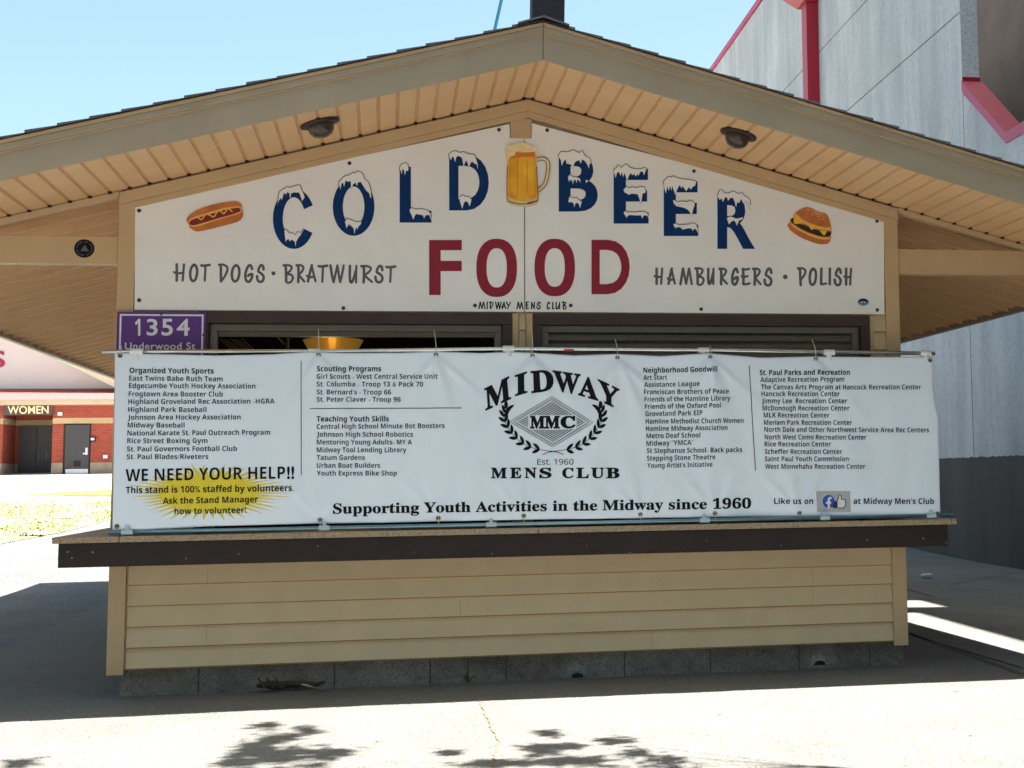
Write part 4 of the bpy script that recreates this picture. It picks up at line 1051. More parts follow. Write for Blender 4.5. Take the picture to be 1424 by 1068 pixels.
for a, b in (((419, 502), (419, 661)), ((1041.4, 508.4), (1050.5, 654.6)), ((431, 568.4), (642, 567.4))):
    mb = MB(); n = 40; stroke(mb, [(a[0]+(b[0]-a[0])*k/n, a[1]+(b[1]-a[1])*k/n) for k in range(n+1)], 1.0, T, M['blackink']); mb.build('rule_line', ban)
# yellow burst and call for volunteers
mb = MB(); pts = []; random.seed(2); n = 46
cx, cy = 290.3, 685.5
for k in range(2*n):
    a = 2*math.pi*k/(2*n)
    if k % 2 == 0: rr = random.uniform(.86, 1.03); pts.append((cx+116*rr*_c(a), cy+41*rr*_s(a)))
    else: pts.append((cx+66*_c(a), cy+24.5*_s(a)))
core = [p for i, p in enumerate(pts) if i % 2]
c0 = B(.0022)
vs = [c0(cx, cy)]; ring = []
for rr in (.33, .66, 1.0):
    for p in core: vs.append(c0(cx+(p[0]-cx)*rr, cy+(p[1]-cy)*rr))
fs = [(0, 1+k, 1+(k+1) % n) for k in range(n)]
for q in range(2): fs += [(1+q*n+k, 1+q*n+(k+1) % n, 1+(q+1)*n+(k+1) % n, 1+(q+1)*n+k) for k in range(n)]
mb.add(vs, fs, M['yellow'])
for k in range(n):
    a, tip, b = pts[(2*k-1) % (2*n)], pts[2*k], pts[2*k+1]
    L = 5; vs = []
    for q in range(L+1):
        u = q/L; vs += [c0(a[0]+(tip[0]-a[0])*u, a[1]+(tip[1]-a[1])*u), c0(b[0]+(tip[0]-b[0])*u, b[1]+(tip[1]-b[1])*u)]
    mb.add(vs, [(2*q, 2*q+1, 2*q+3, 2*q+2) for q in range(L)], M['yellow'])
mb.build('yellow_burst', ban)
mb = MB(); T2 = B(.0045)
text_line(mb, 'WE NEED YOUR HELP', 175, 669.4, 396.6, 665.6, 16.8, T2, M['blackink'], 'bold', -.004); text_line(mb, '!!', 399.3, 665.6, 409.2, 665.4, 16.8, T2, M['blackink'], 'plain', .026); mb.build('appeal_line', ban); mb = MB()
text_line(mb, 'This stand is 100% staffed by volunteers.', 175.4, 686, 408.5, 682.9, 9.0, T2, M['blackink'], 'bold'); mb.build('appeal_line', ban); mb = MB()
text_line(mb, 'Ask the Stand Manager', 227, 700.7, 359, 698.4, 8.6, T2, M['blackink'], 'bold'); mb.build('appeal_line', ban); mb = MB()
text_line(mb, 'how to volunteer!', 243, 715.1, 342.5, 713.2, 8.4, T2, M['blackink'], 'bold'); mb.build('appeal_line', ban)
mb = MB(); text_line(mb, 'Supporting Youth Activities in the Midway since 1960', 463, 714.2, 1045, 706.8, 14.0, T, M['blackink'], 'serif', .014); mb.build('slogan_lettering', ban)
# club emblem
zl = Z(660, 500, 5.932); mb = MB()
for ch, q in (('M', [(78,240),(285,135),(302,325),(88,425)]), ('I', [(330,130),(432,98),(434,275),(332,305)]), ('D', [(458,97),(640,80),(658,255),(465,280)]), ('W', [(640,88),(874,122),(850,296),(668,262)]), ('A', [(868,128),(1005,160),(1018,345),(850,294)]), ('Y', [(1012,160),(1192,246),(1175,412),(1030,348)])):
    text_quad(mb, ch, zl(q), T, M['blackink'], 'serif', .022)
mb.build('arched_lettering', ban); mb = MB()
text_line(mb, 'Est. 1960', 746.8, 646.3, 796.9, 646.1, 8.0, T, M['blackink'], 'sans'); mb.build('date_lettering', ban); mb = MB()
for ch, a, b in (('M', 133, 265), ('E', 290, 385), ('N', 410, 510), ('S', 532, 632), ('C', 720, 815), ('L', 835, 940), ('U', 955, 1065), ('B', 1080, 1192)):
    text_quad(mb, ch, zl([(a, 892), (b, 892), (b, 980), (a, 980)]), T, M['blackink'], 'serif', .022)
mb.build('emblem_lettering', ban)
mb = MB()
Lq, Tq, Rq, Bq = (283, 512), (635, 303), (980, 520), (643, 725)
def dia(s): c = (636, 515); return [(c[0]+(p[0]-c[0])*s, c[1]+(p[1]-c[1])*s) for p in (Lq, Tq, Rq, Bq)]
def seg(a, b, n=8): return [(a[0]+(b[0]-a[0])*k/n, a[1]+(b[1]-a[1])*k/n) for k in range(n)]
def loop(q): return seg(q[0], q[1])+seg(q[1], q[2])+seg(q[2], q[3])+seg(q[3], q[0])
stroke(mb, zl(loop(dia(.985))), .65, T, M['blackink'], closed=True); stroke(mb, zl(loop(dia(.875))), .9, T, M['blackink'], closed=True)
stroke(mb, zl(loop(dia(.93))), .28, T, M['blackink'], closed=True)
q = dia(.80)
def bil(u, v):
    a = Vector(q[0])*(1-u)+Vector(q[1])*u; b = Vector(q[3])*(1-u)+Vector(q[2])*u; p = a*(1-v)+b*v; return (p.x, p.y)
n = 18; Tb = B(.0043)
for k in range(n):
    t = (k+.5)/n
    stroke(mb, zl([bil(t, j/10) for j in range(11)]), .62, T, M['blackink']); stroke(mb, zl([bil(j/10, t) for j in range(11)]), .62, Tb, M['blackink'])
mb.build('emblem_diamond', ban)
mb = MB(); T3 = B(.0056); T4 = B(.0068)
shape(mb, zl([(440,462),(530,458),(640,460),(740,458),(838,455),(838,520),(838,575),(740,578),(640,580),(540,578),(440,578),(440,520)]), T3, M['vinyl'])
for ch, a, b in (('M', 455, 578), ('M', 575, 700), ('C', 705, 832)): text_quad(mb, ch, zl([(a, 465), (b, 465), (b, 570), (a, 570)]), T4, M['blackink'], 'serif', .04)
mb.build('emblem_initials', ban)
mb = MB()
def leaf(x, y, a, l, w):
    c, s = _c(a), _s(a); pts = []
    for t, k in ((0, 0), (.25, .8), (.55, 1), (.8, .65), (1, 0), (.8, -.5), (.5, -.75), (.22, -.6)): pts.append((x+c*l*t-s*w*k, y+s*l*t+c*w*k))
    shape(mb, zl(pts), T, M['blackink'])
for sgn in (-1, 1):
    mid = 645
    arc = [(655, 762), (590, 752), (500, 735), (420, 705), (350, 655), (300, 600), (262, 540), (243, 485), (247, 440), (262, 408)]
    arc = [(mid+(x-mid)*(1 if sgn < 0 else -1)*(1 if sgn < 0 else 1.0), y) for x, y in arc]
    cv = [(p.x, p.y) for p in catmull([(x, y, 0) for x, y in arc], 5)]
    stroke(mb, zl(cv), .7, T, M['blackink'])
    for k in range(8, len(cv)-1, 4):
        (x, y), (x2, y2) = cv[k], cv[min(k+1, len(cv)-1)]; a = math.atan2(y2-y, x2-x)
        leaf(x, y, a-.62*sgn*-1, 72, 16); leaf(x, y, a+.55*sgn*-1, 78, 15)
    (x, y), (x2, y2) = cv[-2], cv[-1]; a = math.atan2(y2-y, x2-x); leaf(x2, y2, a+.5*(-sgn)*-1, 68, 13)
    stroke(mb, zl([(mid+sgn*-30, 755), (mid+sgn*40, 765), (mid+sgn*85, 785)]), .9, Tb, M['blackink'])
mb.build('emblem_wreath', ban)
# like-us line
mb = MB(); text_line(mb, 'Like us on', 1076.6, 700.8, 1130.6, 700.8, 7.9, T, M['blackink'], 'bold'); mb.build('like_lettering', ban); mb = MB(); text_line(mb, "at Midway Men's Club", 1186.5, 700.8, 1298, 700.8, 7.9, T, M['blackink'], 'bold'); mb.build('like_lettering', ban)
zf = Z(1125, 675, 20.34); mb = MB()
shape(mb, zf([(205,165),(520,162),(840,160),(1155,160),(1165,450),(1175,745),(860,746),(540,748),(230,748),(215,450)]), T, M['logogrey'])
shape(mb, zf([(555+192*_c(a), 455+205*_s(a)) for a in [2*math.pi*k/28 for k in range(28)]]), Tb, M['logowhite'])
shape(mb, zf([(555+178*_c(a), 455+192*_s(a)) for a in [2*math.pi*k/28 for k in range(28)]]), T3, M['blueL'])
shape(mb, zf([(660,560),(720,450),(790,440),(790,640),(670,645)]), B(.0057), M['blueD'])
shape(mb, zf([(525,650),(525,520),(478,520),(478,465),(525,465),(525,400),(545,345),(590,325),(640,325),(640,380),(605,382),(590,400),(588,465),(630,465),(622,520),(588,520),(588,650)]), T4, M['logowhite'])
th_ = [(790,630),(790,440),(835,340),(838,275),(870,265),(905,310),(905,395),(1000,395),(1025,420),(1015,460),(1035,490),(1015,540),(1015,580),(990,620),(960,640),(800,640)]
shape(mb, zf(th_), T4, M['logowhite']); stroke(mb, zf(th_), 1.1, B(.0072), M['blackink'], closed=True); mb.build('thumb_logo', ban)
for i, (px, py) in enumerate(TOPG+BOTG):
    p = Vector(B(.002)(px, py)); mb = MB()
    mb.lathe([(.0075, .0), (.0085, .004), (.0125, .0045), (.015, .001), (.015, -.003)], p, (0, -1, 0), M['grommet'], 16)
    mb.lathe([(.0001, .001), (.0078, .001)], p, (0, -1, 0), M['gap'], 12); mb.build('grommet', ban, smooth=True)
for (px, py), tip in zip(TOPG, ((169, 481), (442.5, 457), (603.5, 460), (738, 447), (855, 471), (987, 481), (1129, 472), (1293, 487))):
    p = Vector(B(.005)(px, py)); qq = facade(tip[0], tip[1], BY+.005); md = p.lerp(qq, .5)+Vector((.004, -.022, 0))
    mb = MB(); mb.tube(catmull([p, md, qq], 6), .0022, M['tie'], 6); mb.build('tie', ban)
for px, py in BOTG:
    p = Vector(B(.005)(px, py)); mb = MB(); qq = facade(px+1, interp([(150, 744), (1330, 722)], px), -.235); mb.tube([p, p.lerp(qq, .5)+Vector((0, -.012, 0)), qq], .0022, M['tie'], 6); mb.build('tie', ban)

# pipe frame that carries the banner
fr = thing('banner_frame', (0, -.2, .967), 'white pipe frame standing on the counter and carrying the banner', 'frame')
fy = -.205
pa, pb = facade(142, 489, fy), facade(1300, 491.5, fy)
mb = MB(); mb.tube([pa, facade(470, 488.5, fy), facade(700, 485, fy), facade(1000, 487.3, fy), pb], .0125, M['rod'], 12)
mb.build('top_pole', fr, smooth=True)
mb = MB(); mb.tube([facade(784, 486.1, fy), facade(798, 486.2, fy)], .0129, M['red'], 12); mb.build('red_tape', fr)
qa, qb = facade(150, 742.3, -.235), facade(1326, 720.5, -.235)
qa.z = .99; qb.z = .99
mb = MB(); mb.tube([qa, qb], .0125, M['rod_blue'], 12); mb.build('bottom_pole', fr, smooth=True)
topt = (190, 437, 707, 978, 1153, 1287); bott = (177, 451, 683, 980, 1147, 1295)
for i, px in enumerate(topt):
    yy = {0: 489, 1: 489, 2: 484.8, 3: 487.2, 4: 490, 5: 491.3}[i]
    c = facade(px, yy, fy); mb = MB(); mb.tube([c-Vector((.036, 0, 0)), c+Vector((.036, 0, 0))], .019, M['pvc'], 14); mb.tube([c-Vector((0, 0, .012)), c-Vector((0, 0, .05))], .018, M['pvc'], 14); mb.build('tee_fitting', fr, smooth=False)
    d = Vector((facade(bott[i], 730, -.235).x, -.235, .99)); mb = MB()
    mb.tube([d-Vector((.032, 0, 0)), d+Vector((.032, 0, 0))], .0165, M['tee_blue'], 14); mb.tube([d, d+Vector((0, .010, .036))], .013, M['tee_blue'], 14); mb.build('tee_fitting', fr)
    mb = MB(); mb.tube([c-Vector((0, -.045, .05)), d+Vector((0, .045, .05))], .0125, M['pvc'], 10); mb.build('upright', fr, smooth=True)

# ------------------------------------------------------------------ litter at the foot of the stand
def gp(px, py, y): return facade(px, py, y)
t = thing('dead_branch', (-1.25, -.02, 0), 'dark broken branch lying against the foundation blocks', 'branch')
random.seed(9); mb = MB(); a = on_ground(357, 957, .03); b = on_ground(452, 953, .03)
path = [a.lerp(b, k/9)+Vector((0, random.uniform(-.012, .012), random.uniform(-.006, .012)+.012)) for k in range(10)]
mb.tube(path, [.010, .020, .027, .025, .021, .020, .018, .016, .013, .007], M['bark'], 8)
for px in (368, 380, 392): p = on_ground(px, 956, .04); mb.tube([p, p+Vector((-.04, .01, .055))], [.012, .005], M['bark'], 6)
mb.build('bark_piece', t)
mb = MB(); mb.tube(catmull([on_ground(420, 952, .075), on_ground(430, 954, .075), on_ground(440, 957, .04), on_ground(449, 959, .012)], 5), .006, M['twig'], 7); mb.build('pale_twig', t)
t = thing('paper_scrap', on_ground(1288, 803, .02), 'crumpled pale scrap on the shaded walk beside the concrete wall', 'litter')
mb = MB(); c = on_ground(1288, 803, .02); random.seed(14)
bm = bmesh.new(); bmesh.ops.create_icosphere(bm, subdivisions=2, radius=.055)
vs = [(c.x+v.co.x*1.3+random.uniform(-.012, .012), c.y+v.co.y*1.2+random.uniform(-.012, .012), c.z+.02+v.co.z*.55+random.uniform(-.01, .01)) for v in bm.verts]
mb.add(vs, [tuple(v.index for v in f.verts) for f in bm.faces], M['paper']); bm.free(); mb.build('crumple', t)
for px, py, lab in ((93, 722, 'white scrap lying in the middle of the sunlit grass'), (44, 746, 'long white scrap near the lower edge of the sunlit grass')):
    c = terrain_px(px, py); mb = MB(); w = .12 if px > 80 else .22; random.seed(px)
    n = 7; vs = []
    for j in range(4):
        for i in range(n): vs.append((c.x+(i/(n-1)-.5)*2*w, c.y+(j/3-.5)*.3, c.z+.05+random.uniform(0, .05)))
    mb.add(vs, [(j*n+i, j*n+i+1, (j+1)*n+i+1, (j+1)*n+i) for j in range(3) for i in range(n-1)], M['paper'])
    tag(mb.build('paper_scrap'), lab, 'litter')
t = thing('weed', on_ground(652, 947, .0), 'small green weed sprouting at the foundation crack', 'weed')
mb = MB(); c = facade(651, 945, .02); random.seed(6)
for k in range(9):
    a = random.uniform(-1.2, 1.2); l = random.uniform(.04, .085); x, z = c.x, .01
    mb.add([(x-.004, c.y-.01, z), (x+.004, c.y-.01, z), (x+_s(a)*l*.6+.002, c.y-.018, z+_c(a)*l*.7), (x+_s(a)*l, c.y-.03, z+_c(a)*l*.9)], [(0, 1, 2), (0, 2, 3)], M['leaf'])
mb.build('blades', t)
random.seed(33)
for i, (px, py, lab) in enumerate(((147, 926, 'small brown dead leaf beside the left corner board'), (1230, 775, None))):
    if not lab: continue
    c = on_ground(px, py, .02); mb = MB(); mb.add([(c.x-.03, c.y, .02), (c.x, c.y-.015, .035), (c.x+.035, c.y+.005, .02), (c.x, c.y+.02, .03)], [(0, 1, 3), (1, 2, 3)], M['crack']); tag(mb.build('dead_leaf'), lab, 'leaf')

# ------------------------------------------------------------------ grandstand on the right
gs = thing('grandstand', (7, 10, 0), 'tall grey concrete grandstand wall with magenta trim right of the stand', 'building')
def gx(y, d=0): return 6.84+.025*y+d
def gpoly(mb, poly, d0, d1, m):
    """polygon in (y,z) on the wall plane, from depth d0 to d1 behind it"""
    n = len(poly); vs = [(gx(y, d0), y, z) for y, z in poly]+[(gx(y, d1), y, z) for y, z in poly]
    tris = tessellate_polygon([[Vector((p[0], p[1], 0)) for p in poly]])
    mb.add(vs, [tuple(t) for t in tris]+[tuple(i+n for i in t) for t in tris]+[(i, (i+1) % n, (i+1) % n+n, i+n) for i in range(n)], m)
TOP = 12.03
mb = MB()
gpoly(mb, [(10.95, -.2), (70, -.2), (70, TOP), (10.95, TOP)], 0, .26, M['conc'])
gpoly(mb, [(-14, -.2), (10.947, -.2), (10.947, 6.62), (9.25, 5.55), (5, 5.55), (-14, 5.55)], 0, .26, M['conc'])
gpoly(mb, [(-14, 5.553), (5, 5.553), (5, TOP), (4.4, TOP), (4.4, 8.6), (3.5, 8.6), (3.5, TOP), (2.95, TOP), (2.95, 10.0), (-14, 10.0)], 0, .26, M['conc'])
gpoly(mb, [(4.4, 8.6), (5.0, 8.6), (5.0, TOP), (4.4, TOP)], .262, 1.59, M['conc'])  # unseen backing added to keep stray sun off the walk
gpoly(mb, [(5.003, 9.6), (10.947, 9.6), (10.947, TOP), (5.003, TOP)], 0, 1.59, M['conc'])
mb.build('wall', gs)
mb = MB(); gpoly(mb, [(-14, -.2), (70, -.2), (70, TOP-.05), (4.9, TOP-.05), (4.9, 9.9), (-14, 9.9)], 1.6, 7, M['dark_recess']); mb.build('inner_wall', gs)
mb = MB(); mb.add([(gx(10.945, .004), 10.945, 6.80), (gx(10.945, .255), 10.945, 6.80), (gx(10.945, .255), 10.945, 9.6), (gx(10.945, .004), 10.945, 9.6)], [(0, 1, 2, 3)], M['stucco']); mb.build('jamb', gs)
mb = MB()
for a, b in (((10.94, 6.80), (9.25, 5.70)), ((9.25, 5.70), (5.01, 5.70))):
    gpoly(mb, [a, b, (b[0], b[1]-.15), (a[0], a[1]-.15)], -.02, .0, M['magenta'])
    mb.add([(gx(a[0], -.02), a[0], a[1]+.003), (gx(b[0], -.02), b[0], b[1]+.003), (gx(b[0], .30), b[0], b[1]+.003), (gx(a[0], .30), a[0], a[1]+.003)], [(0, 1, 2, 3)], M['sunlit_pink'])
mb.add([(gx(10.93, -.005), 10.93, 6.80), (gx(10.93, .262), 10.93, 6.80), (gx(10.93, .262), 10.93, 6.86), (gx(10.93, -.005), 10.93, 6.86)], [(0, 1, 2, 3)], M['redpaint'])
mb.build('sill_trim', gs)
mb = MB(); gpoly(mb, [(4.4, TOP+.003), (70, TOP+.003), (70, TOP+.14), (4.4, TOP+.14)], -.05, .4, M['magenta']); mb.build('coping', gs)
mb = MB()
for z in (7.817, 9.44): gpoly(mb, [(10.96, z-.008), (70, z-.008), (70, z+.008), (10.96, z+.008)], -.002, .002, M['joint'])
for y, z0, z1 in ((10.948, 1.4, 6.6), (10.89, 1.4, 1.401), (18.2, 0, 6.9), (28, 0, 12), (38, 0, 12)):
    if y > 20 or y == 10.948: gpoly(mb, [(y-.008, z0), (y+.008, z0), (y+.008, z1), (y-.008, z1)], -.002, .002, M['joint'])
mb.build('panel_joints', gs)
mb = MB()
y0, y1 = 19.35, 19.75
gpoly(mb, [(y0, .1), (y1, .1), (y1, 10.45), (y0, 10.45)], -.24, -.003, M['redpaint']); ds = mb.build('downspout', gs)
mb = MB(); vs = []
for (z, a, b, d) in ((10.45, 19.3, 19.9, -.30), (10.95, 18.9, 20.6, -.62), (11.6, 18.9, 20.6, -.62)): vs += [(gx(a, d), a, z), (gx(b, d), b, z), (gx(b, -.003), b, z), (gx(a, -.003), a, z)]
mb.add(vs, [(0, 1, 2, 3), (8, 9, 10, 11)]+[(4*k+i, 4*k+(i+1) % 4, 4*k+4+(i+1) % 4, 4*k+4+i) for k in range(2) for i in range(4)], M['redpaint']); mb.build('hopper', ds)

# ------------------------------------------------------------------ brick restroom building far left
RY = 57.0; rz = tz(RY)
def Rr_(px, py, y=RY): p = facade(px, py, y); return p
bl = thing('restroom_building', (-18, RY, rz), 'red brick restroom building with white gable beyond the grass', 'building')
xL = Rr_(-260, 600).x; xR = Rr_(290, 600).x
zE = Rr_(80, 562).z; zb1, zb2 = Rr_(110, 581).z, Rr_(110, 589).z; zbs = Rr_(140, 643).z
rxa, rxb = Rr_(4, 600).x, Rr_(73, 600).x
mb = MB()
def wallrun(mb, x0, x1, y, yb):
    mb.box(x0, x1, y, yb, zbs, zb2, M['brick']); mb.box(x0, x1, y, yb, zb1+.002, zE+.3, M['brick'])
wallrun(mb, xL, rxa, RY, RY+.3); wallrun(mb, rxb, xR, RY, RY+.3); wallrun(mb, rxa-.3, rxa, RY+.301, RY+2.2); wallrun(mb, rxb, rxb+.3, RY+.301, RY+2.2)
wallrun(mb, rxa-.3, rxb+.3, RY+2.201, RY+2.5); mb.box(rxa+.001, rxb-.001, RY+.02, RY+.3, Rr_(40, 577).z, zE+.3, M['brick'])
mb.box(xL, xR, RY+2.51, RY+14, rz-.1, zE+.3, M['brick'])
mb.build('wall', bl)
mb = MB()
for a, b, y, yb in ((xL, rxa, RY-.012, RY+.3), (rxb, xR, RY-.012, RY+.3), (rxa-.3, rxa+.012, RY+.301, RY+2.2), (rxb-.012, rxb+.3, RY+.301, RY+2.2), (rxa-.3, rxb+.3, RY+2.19, RY+2.5)): mb.box(a, b, y, yb, zb2+.002, zb1, M['cream'])
mb.build('cream_band', bl)
mb = MB()
for a, b, y, yb in ((xL, rxa, RY-.02, RY+.3), (rxb, xR, RY-.02, RY+.3), (rxa-.3, rxa+.02, RY+.301, RY+2.2), (rxb-.02, rxb+.3, RY+.301, RY+2.2), (rxa-.3, rxb+.3, RY+2.18, RY+2.5)): mb.box(a, b, y, yb, rz-.1, zbs-.002, M['baseblock'])
mb.build('base_course', bl)
mb = MB(); o_ = Rr_(80, 556, RY-.9).z; o2 = Rr_(80, 562, RY-.9).z
mb.box(xL-.5, xR+.5, RY-.9, RY+.3, o2, o_, M['creamfascia']); mb.build('eave', bl)
mb = MB(); zt = Rr_(80, 540.5, RY+.6).z
mb.add([(xL-.5, RY-.95, o_+.004), (xR+.5, RY-.95, o_+.004), (xR+.5, RY+.6, zt), (xL-.5, RY+.6, zt), (xL-.5, RY+.6, o_+.004), (xR+.5, RY+.6, o_+.004)], [(0, 1, 2, 3), (3, 2, 5, 4), (0, 4, 5, 1)], M['redroof']); mb.build('roof', bl)
gy = RY+.62
pr_ = Rr_(163, 540, gy); ap = Rr_(-150, 392, gy); zp = Rr_(0, 541, gy).z
mb = MB(); mb.prism([(2*ap.x-pr_.x, zp), (pr_.x, zp), (ap.x, ap.z)], 1, gy, gy+.3, M['pediment']); mb.build('pediment', bl)
mb = MB(); k = (ap.z-zp)/(pr_.x-ap.x)
for s in (-1, 1):
    e = ap.x+s*(pr_.x-ap.x+1.2); ze = zp-k*1.2
    mb.prism([(ap.x, ap.z+.05), (e, ze+.05), (e, ze+.42), (ap.x, ap.z+.42)], 1, gy-.7, gy+8, M['creamfascia'])
mb.build('gable_roof', bl)
mb = MB(); RS = lambda d, y: (lambda px, py: facade(px, py, y-d))
text_quad(mb, 'S', [(-14, 487.5), (7.2, 487.5), (7.2, 511.5), (-14, 511.5)], RS(.03, gy), M['redletter'], 'plain', .02); mb.build('sign_lettering', bl)
sg_ = MB(); a, b = Rr_(4, 563.5, RY-.1), Rr_(73, 577, RY-.1); sg_.box(a.x, b.x, RY-.1, RY+.01, b.z, a.z, M['womensign']); sgn_ = sg_.build('women_sign', bl)
mb = MB(); text_line(mb, 'WOMEN', 10.6, 575.4, 67.5, 575.0, 10.6, RS(.03, RY-.1), M['womentext'], 'plain', .010); mb.build('lettering', sgn_)
mb = MB(); y = RY+2.15; a, b = Rr_(27, 592.5, y), Rr_(73.5, 665, y); mx_ = (a.x+b.x)/2
mb.box(a.x, mx_-.01, y-.03, y, rz-.05, a.z, M['door']); mb.box(mx_+.01, b.x, y-.03, y, rz-.05, a.z, M['door']); dd = mb.build('entrance_door', bl)
mb = MB()
for q in (Rr_(53.5, 634, y-.06), Rr_(64.5, 634, y-.06)): mb.tube([q-Vector((0, 0, .12)), q+Vector((0, 0, .12))], .018, M['steel'], 6)
mb.build('handle', dd)
mb = MB(); a, b = Rr_(89, 589.5, RY-.03), Rr_(124.5, 664, RY-.03); mb.box(a.x, b.x, RY-.03, RY-.0205 if False else RY+.0, rz-.05, a.z, M['gap']); a2, b2 = Rr_(91.5, 591, RY-.05), Rr_(122.5, 664, RY-.05); mb.box(a2.x, b2.x, RY-.05, RY-.031, rz-.05, a2.z, M['door']); d2 = mb.build('service_door', bl)
mb = MB(); a, b = Rr_(91, 652.5, RY-.06), Rr_(122, 663, RY-.06); mb.box(a.x, b.x, RY-.062, RY-.051, b.z, a.z, M['steel']); mb.build('kick_plate', d2)
mb = MB(); a, b = Rr_(102, 640.5, RY-.06), Rr_(112, 648.5, RY-.06); mb.box(a.x, b.x, RY-.062, RY-.051, b.z, a.z, M['gap']); mb.build('vent', d2)
mb = MB(); a = Rr_(120, 628, RY-.1); mb.box(a.x-.04, a.x+.04, RY-.07, RY-.051, a.z-.12, a.z+.15, M['steel']); mb.box(a.x-.12, a.x+.04, RY-.11, RY-.0705, a.z-.1, a.z-.05, M['steel']); mb.build('handle', d2)
for px, py, s, nm in ((83.5, 575.5, .085, 'wall_light'), (129, 611, .11, 'door_plate'), (146.5, 635, .08, 'outlet_box')):
    a = Rr_(px, py, RY-.05); mb = MB(); mb.box(a.x-s, a.x+s, RY-.08, RY-.0205 if nm == 'x' else RY-.001, a.z-s*.8, a.z+s*.8, M['gap'] if nm == 'door_plate' else M['steel'])
    mb.box(a.x-s*.6, a.x+s*.5, RY-.085, RY-.0805, a.z-s*.3, a.z+s*.5, M['signwhite']); mb.build(nm, bl)

# ------------------------------------------------------------------ dark pole and cable behind the ridge
py_ = 13.5
a, b = facade(728, 40, py_), facade(773, 40, py_); w = b.x-a.x
mb = MB(); c0_, c1_ = facade(751, 40, py_), facade(753.5, 0, py_)
mb.box(-w/2, w/2, -w/2, w/2, 0, 9.5, M['polepaint'])
o = tag(mb.build('steel_mast', bevel=.01), 'thick black square mast rising behind the roof ridge', 'mast'); o.location = (c0_.x, py_+w/2, tz(py_)); o.rotation_euler = (0, R(.9), 0)
p, q = facade(688.3, 40, 17), facade(697.3, 0, 17); d = (q-p)
mb = MB(); mb.tube([p-d*6.2, q+d*6], .028, M['cable'], 8); tag(mb.build('guy_cable'), 'thin blue-green cable slanting up beside the black mast', 'cable')

# ------------------------------------------------------------------ tree on the right behind the camera's view: its shadow lies on the pavement
tree = thing('shade_tree', (5.6, -7.0, 0), 'leafy tree whose branch casts the dappled shadow on the pavement', 'tree')
random.seed(17); lv = MB(); vs = []; fs = []; br = MB()
def leafquad(c, s):
    n = Vector((random.gauss(0, 1), random.gauss(0, 1), random.gauss(.8, 1))).normalized(); a = n.orthogonal().normalized(); b = n.cross(a)
    th = random.uniform(0, 6.28); a, b = a*_c(th)+b*_s(th), b*_c(th)-a*_s(th); i = len(vs)
    for u, v in ((-1, 0), (-.3, .5), (.5, .42), (1, 0), (.5, -.42), (-.3, -.5)): vs.append(c+a*u*s+b*v*s)
    fs.append(tuple(range(i, i+6)))
LIFT = Vector((.31, -.077, 1))
BLOBS = [(370,1011,24,5),(424,1017,20,5),(385,1029,32,8),(350,1046,34,11),(395,1052,44,11),(455,1050,32,8),(328,1062,30,9),(474,1048,12,5),(625,1048,17,5),(762,1022,20,6),(752,1044,26,9),(790,1040,28,5),(852,1032,26,4),(700,1064,55,5),(800,1060,55,7),(882,1049,22,7),(925,1060,28,7),(670,1064,35,4),(25,1064,22,7),(400,1085,80,16),(760,1088,160,16),(930,1088,60,14)]
tops = []
for cx, cy, rx, ry in BLOBS:
    g = on_ground(cx, cy); zc = random.uniform(5.0, 6.2); c = g+LIFT*zc; tops.append(c)
    ru = rx/330; rv = max(.10, (on_ground(cx, cy-ry)-on_ground(cx, cy+ry)).length/2)
    for k in range(int(230*ru*rv/.03)+8):
        dx, dy, dz = random.gauss(0, .5)*ru, random.gauss(0, .5)*rv, random.gauss(0, .22)
        leafquad(g+Vector((dx, dy, 0))+LIFT*(zc+dz), random.uniform(.028, .055))
for k in range(900):
    c = Vector((random.gauss(5.2, 1.3), random.gauss(-7.6, 1.1), random.gauss(7.6, 1.2)))
    for q in range(10):
        p = c+Vector((random.gauss(0, .22), random.gauss(0, .22), random.gauss(0, .18)))
        if p.y < -4.6 and p.z > 4.5 and p.x+(-.31)*p.z < 6: leafquad(p, random.uniform(.04, .07))
lv.add([tuple(v) for v in vs], fs, M['leaf'])
br.tube(catmull([(5.6, -7, -.1), (5.55, -7, 1.5), (5.65, -7.05, 3.2), (5.45, -7, 5.2), (5.3, -7.1, 7.6)], 5), [.24-.0085*k for k in range(21)], M['bark'], 12)
for d in ((3.6, -8.2, 7.4), (6.8, -8.6, 7.6), (5.8, -5.6, 7.8), (6.9, -6.6, 6.9)): br.tube(catmull([(5.5, -7, 4.4), (5.5+(d[0]-5.5)*.5, -7+(d[1]+7)*.5, 5.9), d], 5), [.10-.008*k for k in range(11)], M['bark'], 8)
hub = Vector((2.6, -3.8, 5.3))
br.tube(catmull([(5.5, -7, 3.9), (4.4, -5.6, 4.8), tuple(hub)], 6), [.085-.004*k for k in range(13)], M['bark'], 8)
hub2 = Vector((.6, -3.4, 5.5)); br.tube([hub, hub.lerp(hub2, .5)+Vector((0, -.1, .12)), hub2], [.016, .011, .007], M['bark'], 6)
for c in tops: 
    h = hub if c.x > 1.4 else hub2; br.tube([h, h.lerp(c, .5)+Vector((0, 0, .1)), c], [.005, .003, .002], M['bark'], 5)
br.build('trunk', tree, smooth=True); lv.build('crown', tree)

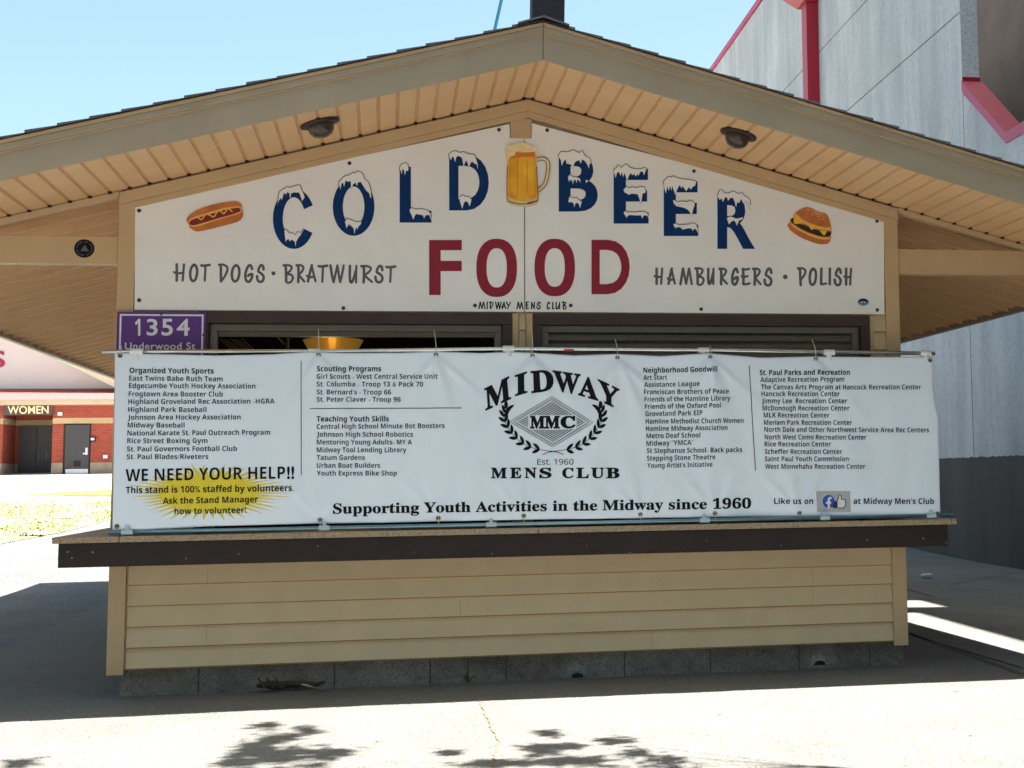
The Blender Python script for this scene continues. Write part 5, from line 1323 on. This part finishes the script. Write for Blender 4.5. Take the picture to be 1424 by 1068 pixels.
# ------------------------------------------------------------------ unseen trees added behind the photographer to block sky light from the stand front
random.seed(23)
def blocker_tree(loc, lab):
    t = thing('sky_blocker_tree', loc, lab, 'tree', 'added trees that block sky light'); L = Vector(loc)
    br = MB(); top = L+Vector((.3, .2, 7)); br.tube(catmull([L, L+Vector((.1, 0, 2)), L+Vector((-.1, .1, 4)), top], 5), [.34-.018*k for k in range(16)], M['bark'], 10)
    tips = []
    for k in range(9):
        a = 2*math.pi*k/9; q = L+Vector((3.2*_c(a), 2.6*_s(a), 6.5+2.2*random.random())); tips.append(q); br.tube(catmull([L+Vector((0, 0, 3.2+.25*k)), L+Vector((1.4*_c(a), 1.2*_s(a), 5)), q], 4), [.12-.011*i for i in range(9)], M['bark'], 6)
    br.build('trunk', t, smooth=True)
    vs = []; fs = []
    for k in range(420):
        d = Vector((random.gauss(0, 1), random.gauss(0, 1), random.gauss(0, 1))).normalized()*(random.random()**.45)
        c = L+Vector((d.x*4.6, d.y*3.6, 7.4+d.z*5.2))
        for q in range(14):
            p = c+Vector((random.gauss(0, .42), random.gauss(0, .42), random.gauss(0, .32))); n = Vector((random.gauss(0, 1), random.gauss(0, 1), random.gauss(.6, 1))).normalized()
            a = n.orthogonal().normalized(); b = n.cross(a); s = random.uniform(.14, .26); i = len(vs)
            for u, v in ((-1, 0), (-.3, .5), (.5, .42), (1, 0), (.5, -.42), (-.3, -.5)): vs.append(p+a*u*s+b*v*s)
            fs.append(tuple(range(i, i+6)))
    m = MB(); m.add([tuple(v) for v in vs], fs, M['leaf']); m.build('crown', t); return t
src = blocker_tree((-2.5, -16.5, 0), 'added unseen leafy tree blocking sky light, second of the row')
def dup(root, loc, rz, lab):
    r = root.copy(); COL.objects.link(r); r.location = loc; r.rotation_euler = (0, 0, rz); r['label'] = lab
    for ch in root.children:
        c = ch.copy(); COL.objects.link(c); c.parent = r
for loc, rz, lab in (((-11.5, -15, 0), 1.1, 'added unseen leafy tree blocking sky light, first of the row'), ((6.5, -17, 0), 2.3, 'added unseen leafy tree blocking sky light, third of the row'), ((15.5, -15.5, 0), 3.9, 'added unseen leafy tree blocking sky light, fourth of the row'), ((-8.8, -8.8, 0), 2.9, 'added unseen leafy tree blocking sky light, ahead of the row on the left'), ((-20, -12.5, 0), 5.0, 'added unseen leafy tree blocking sky light, at the far end of the row')): dup(src, loc, rz, lab)
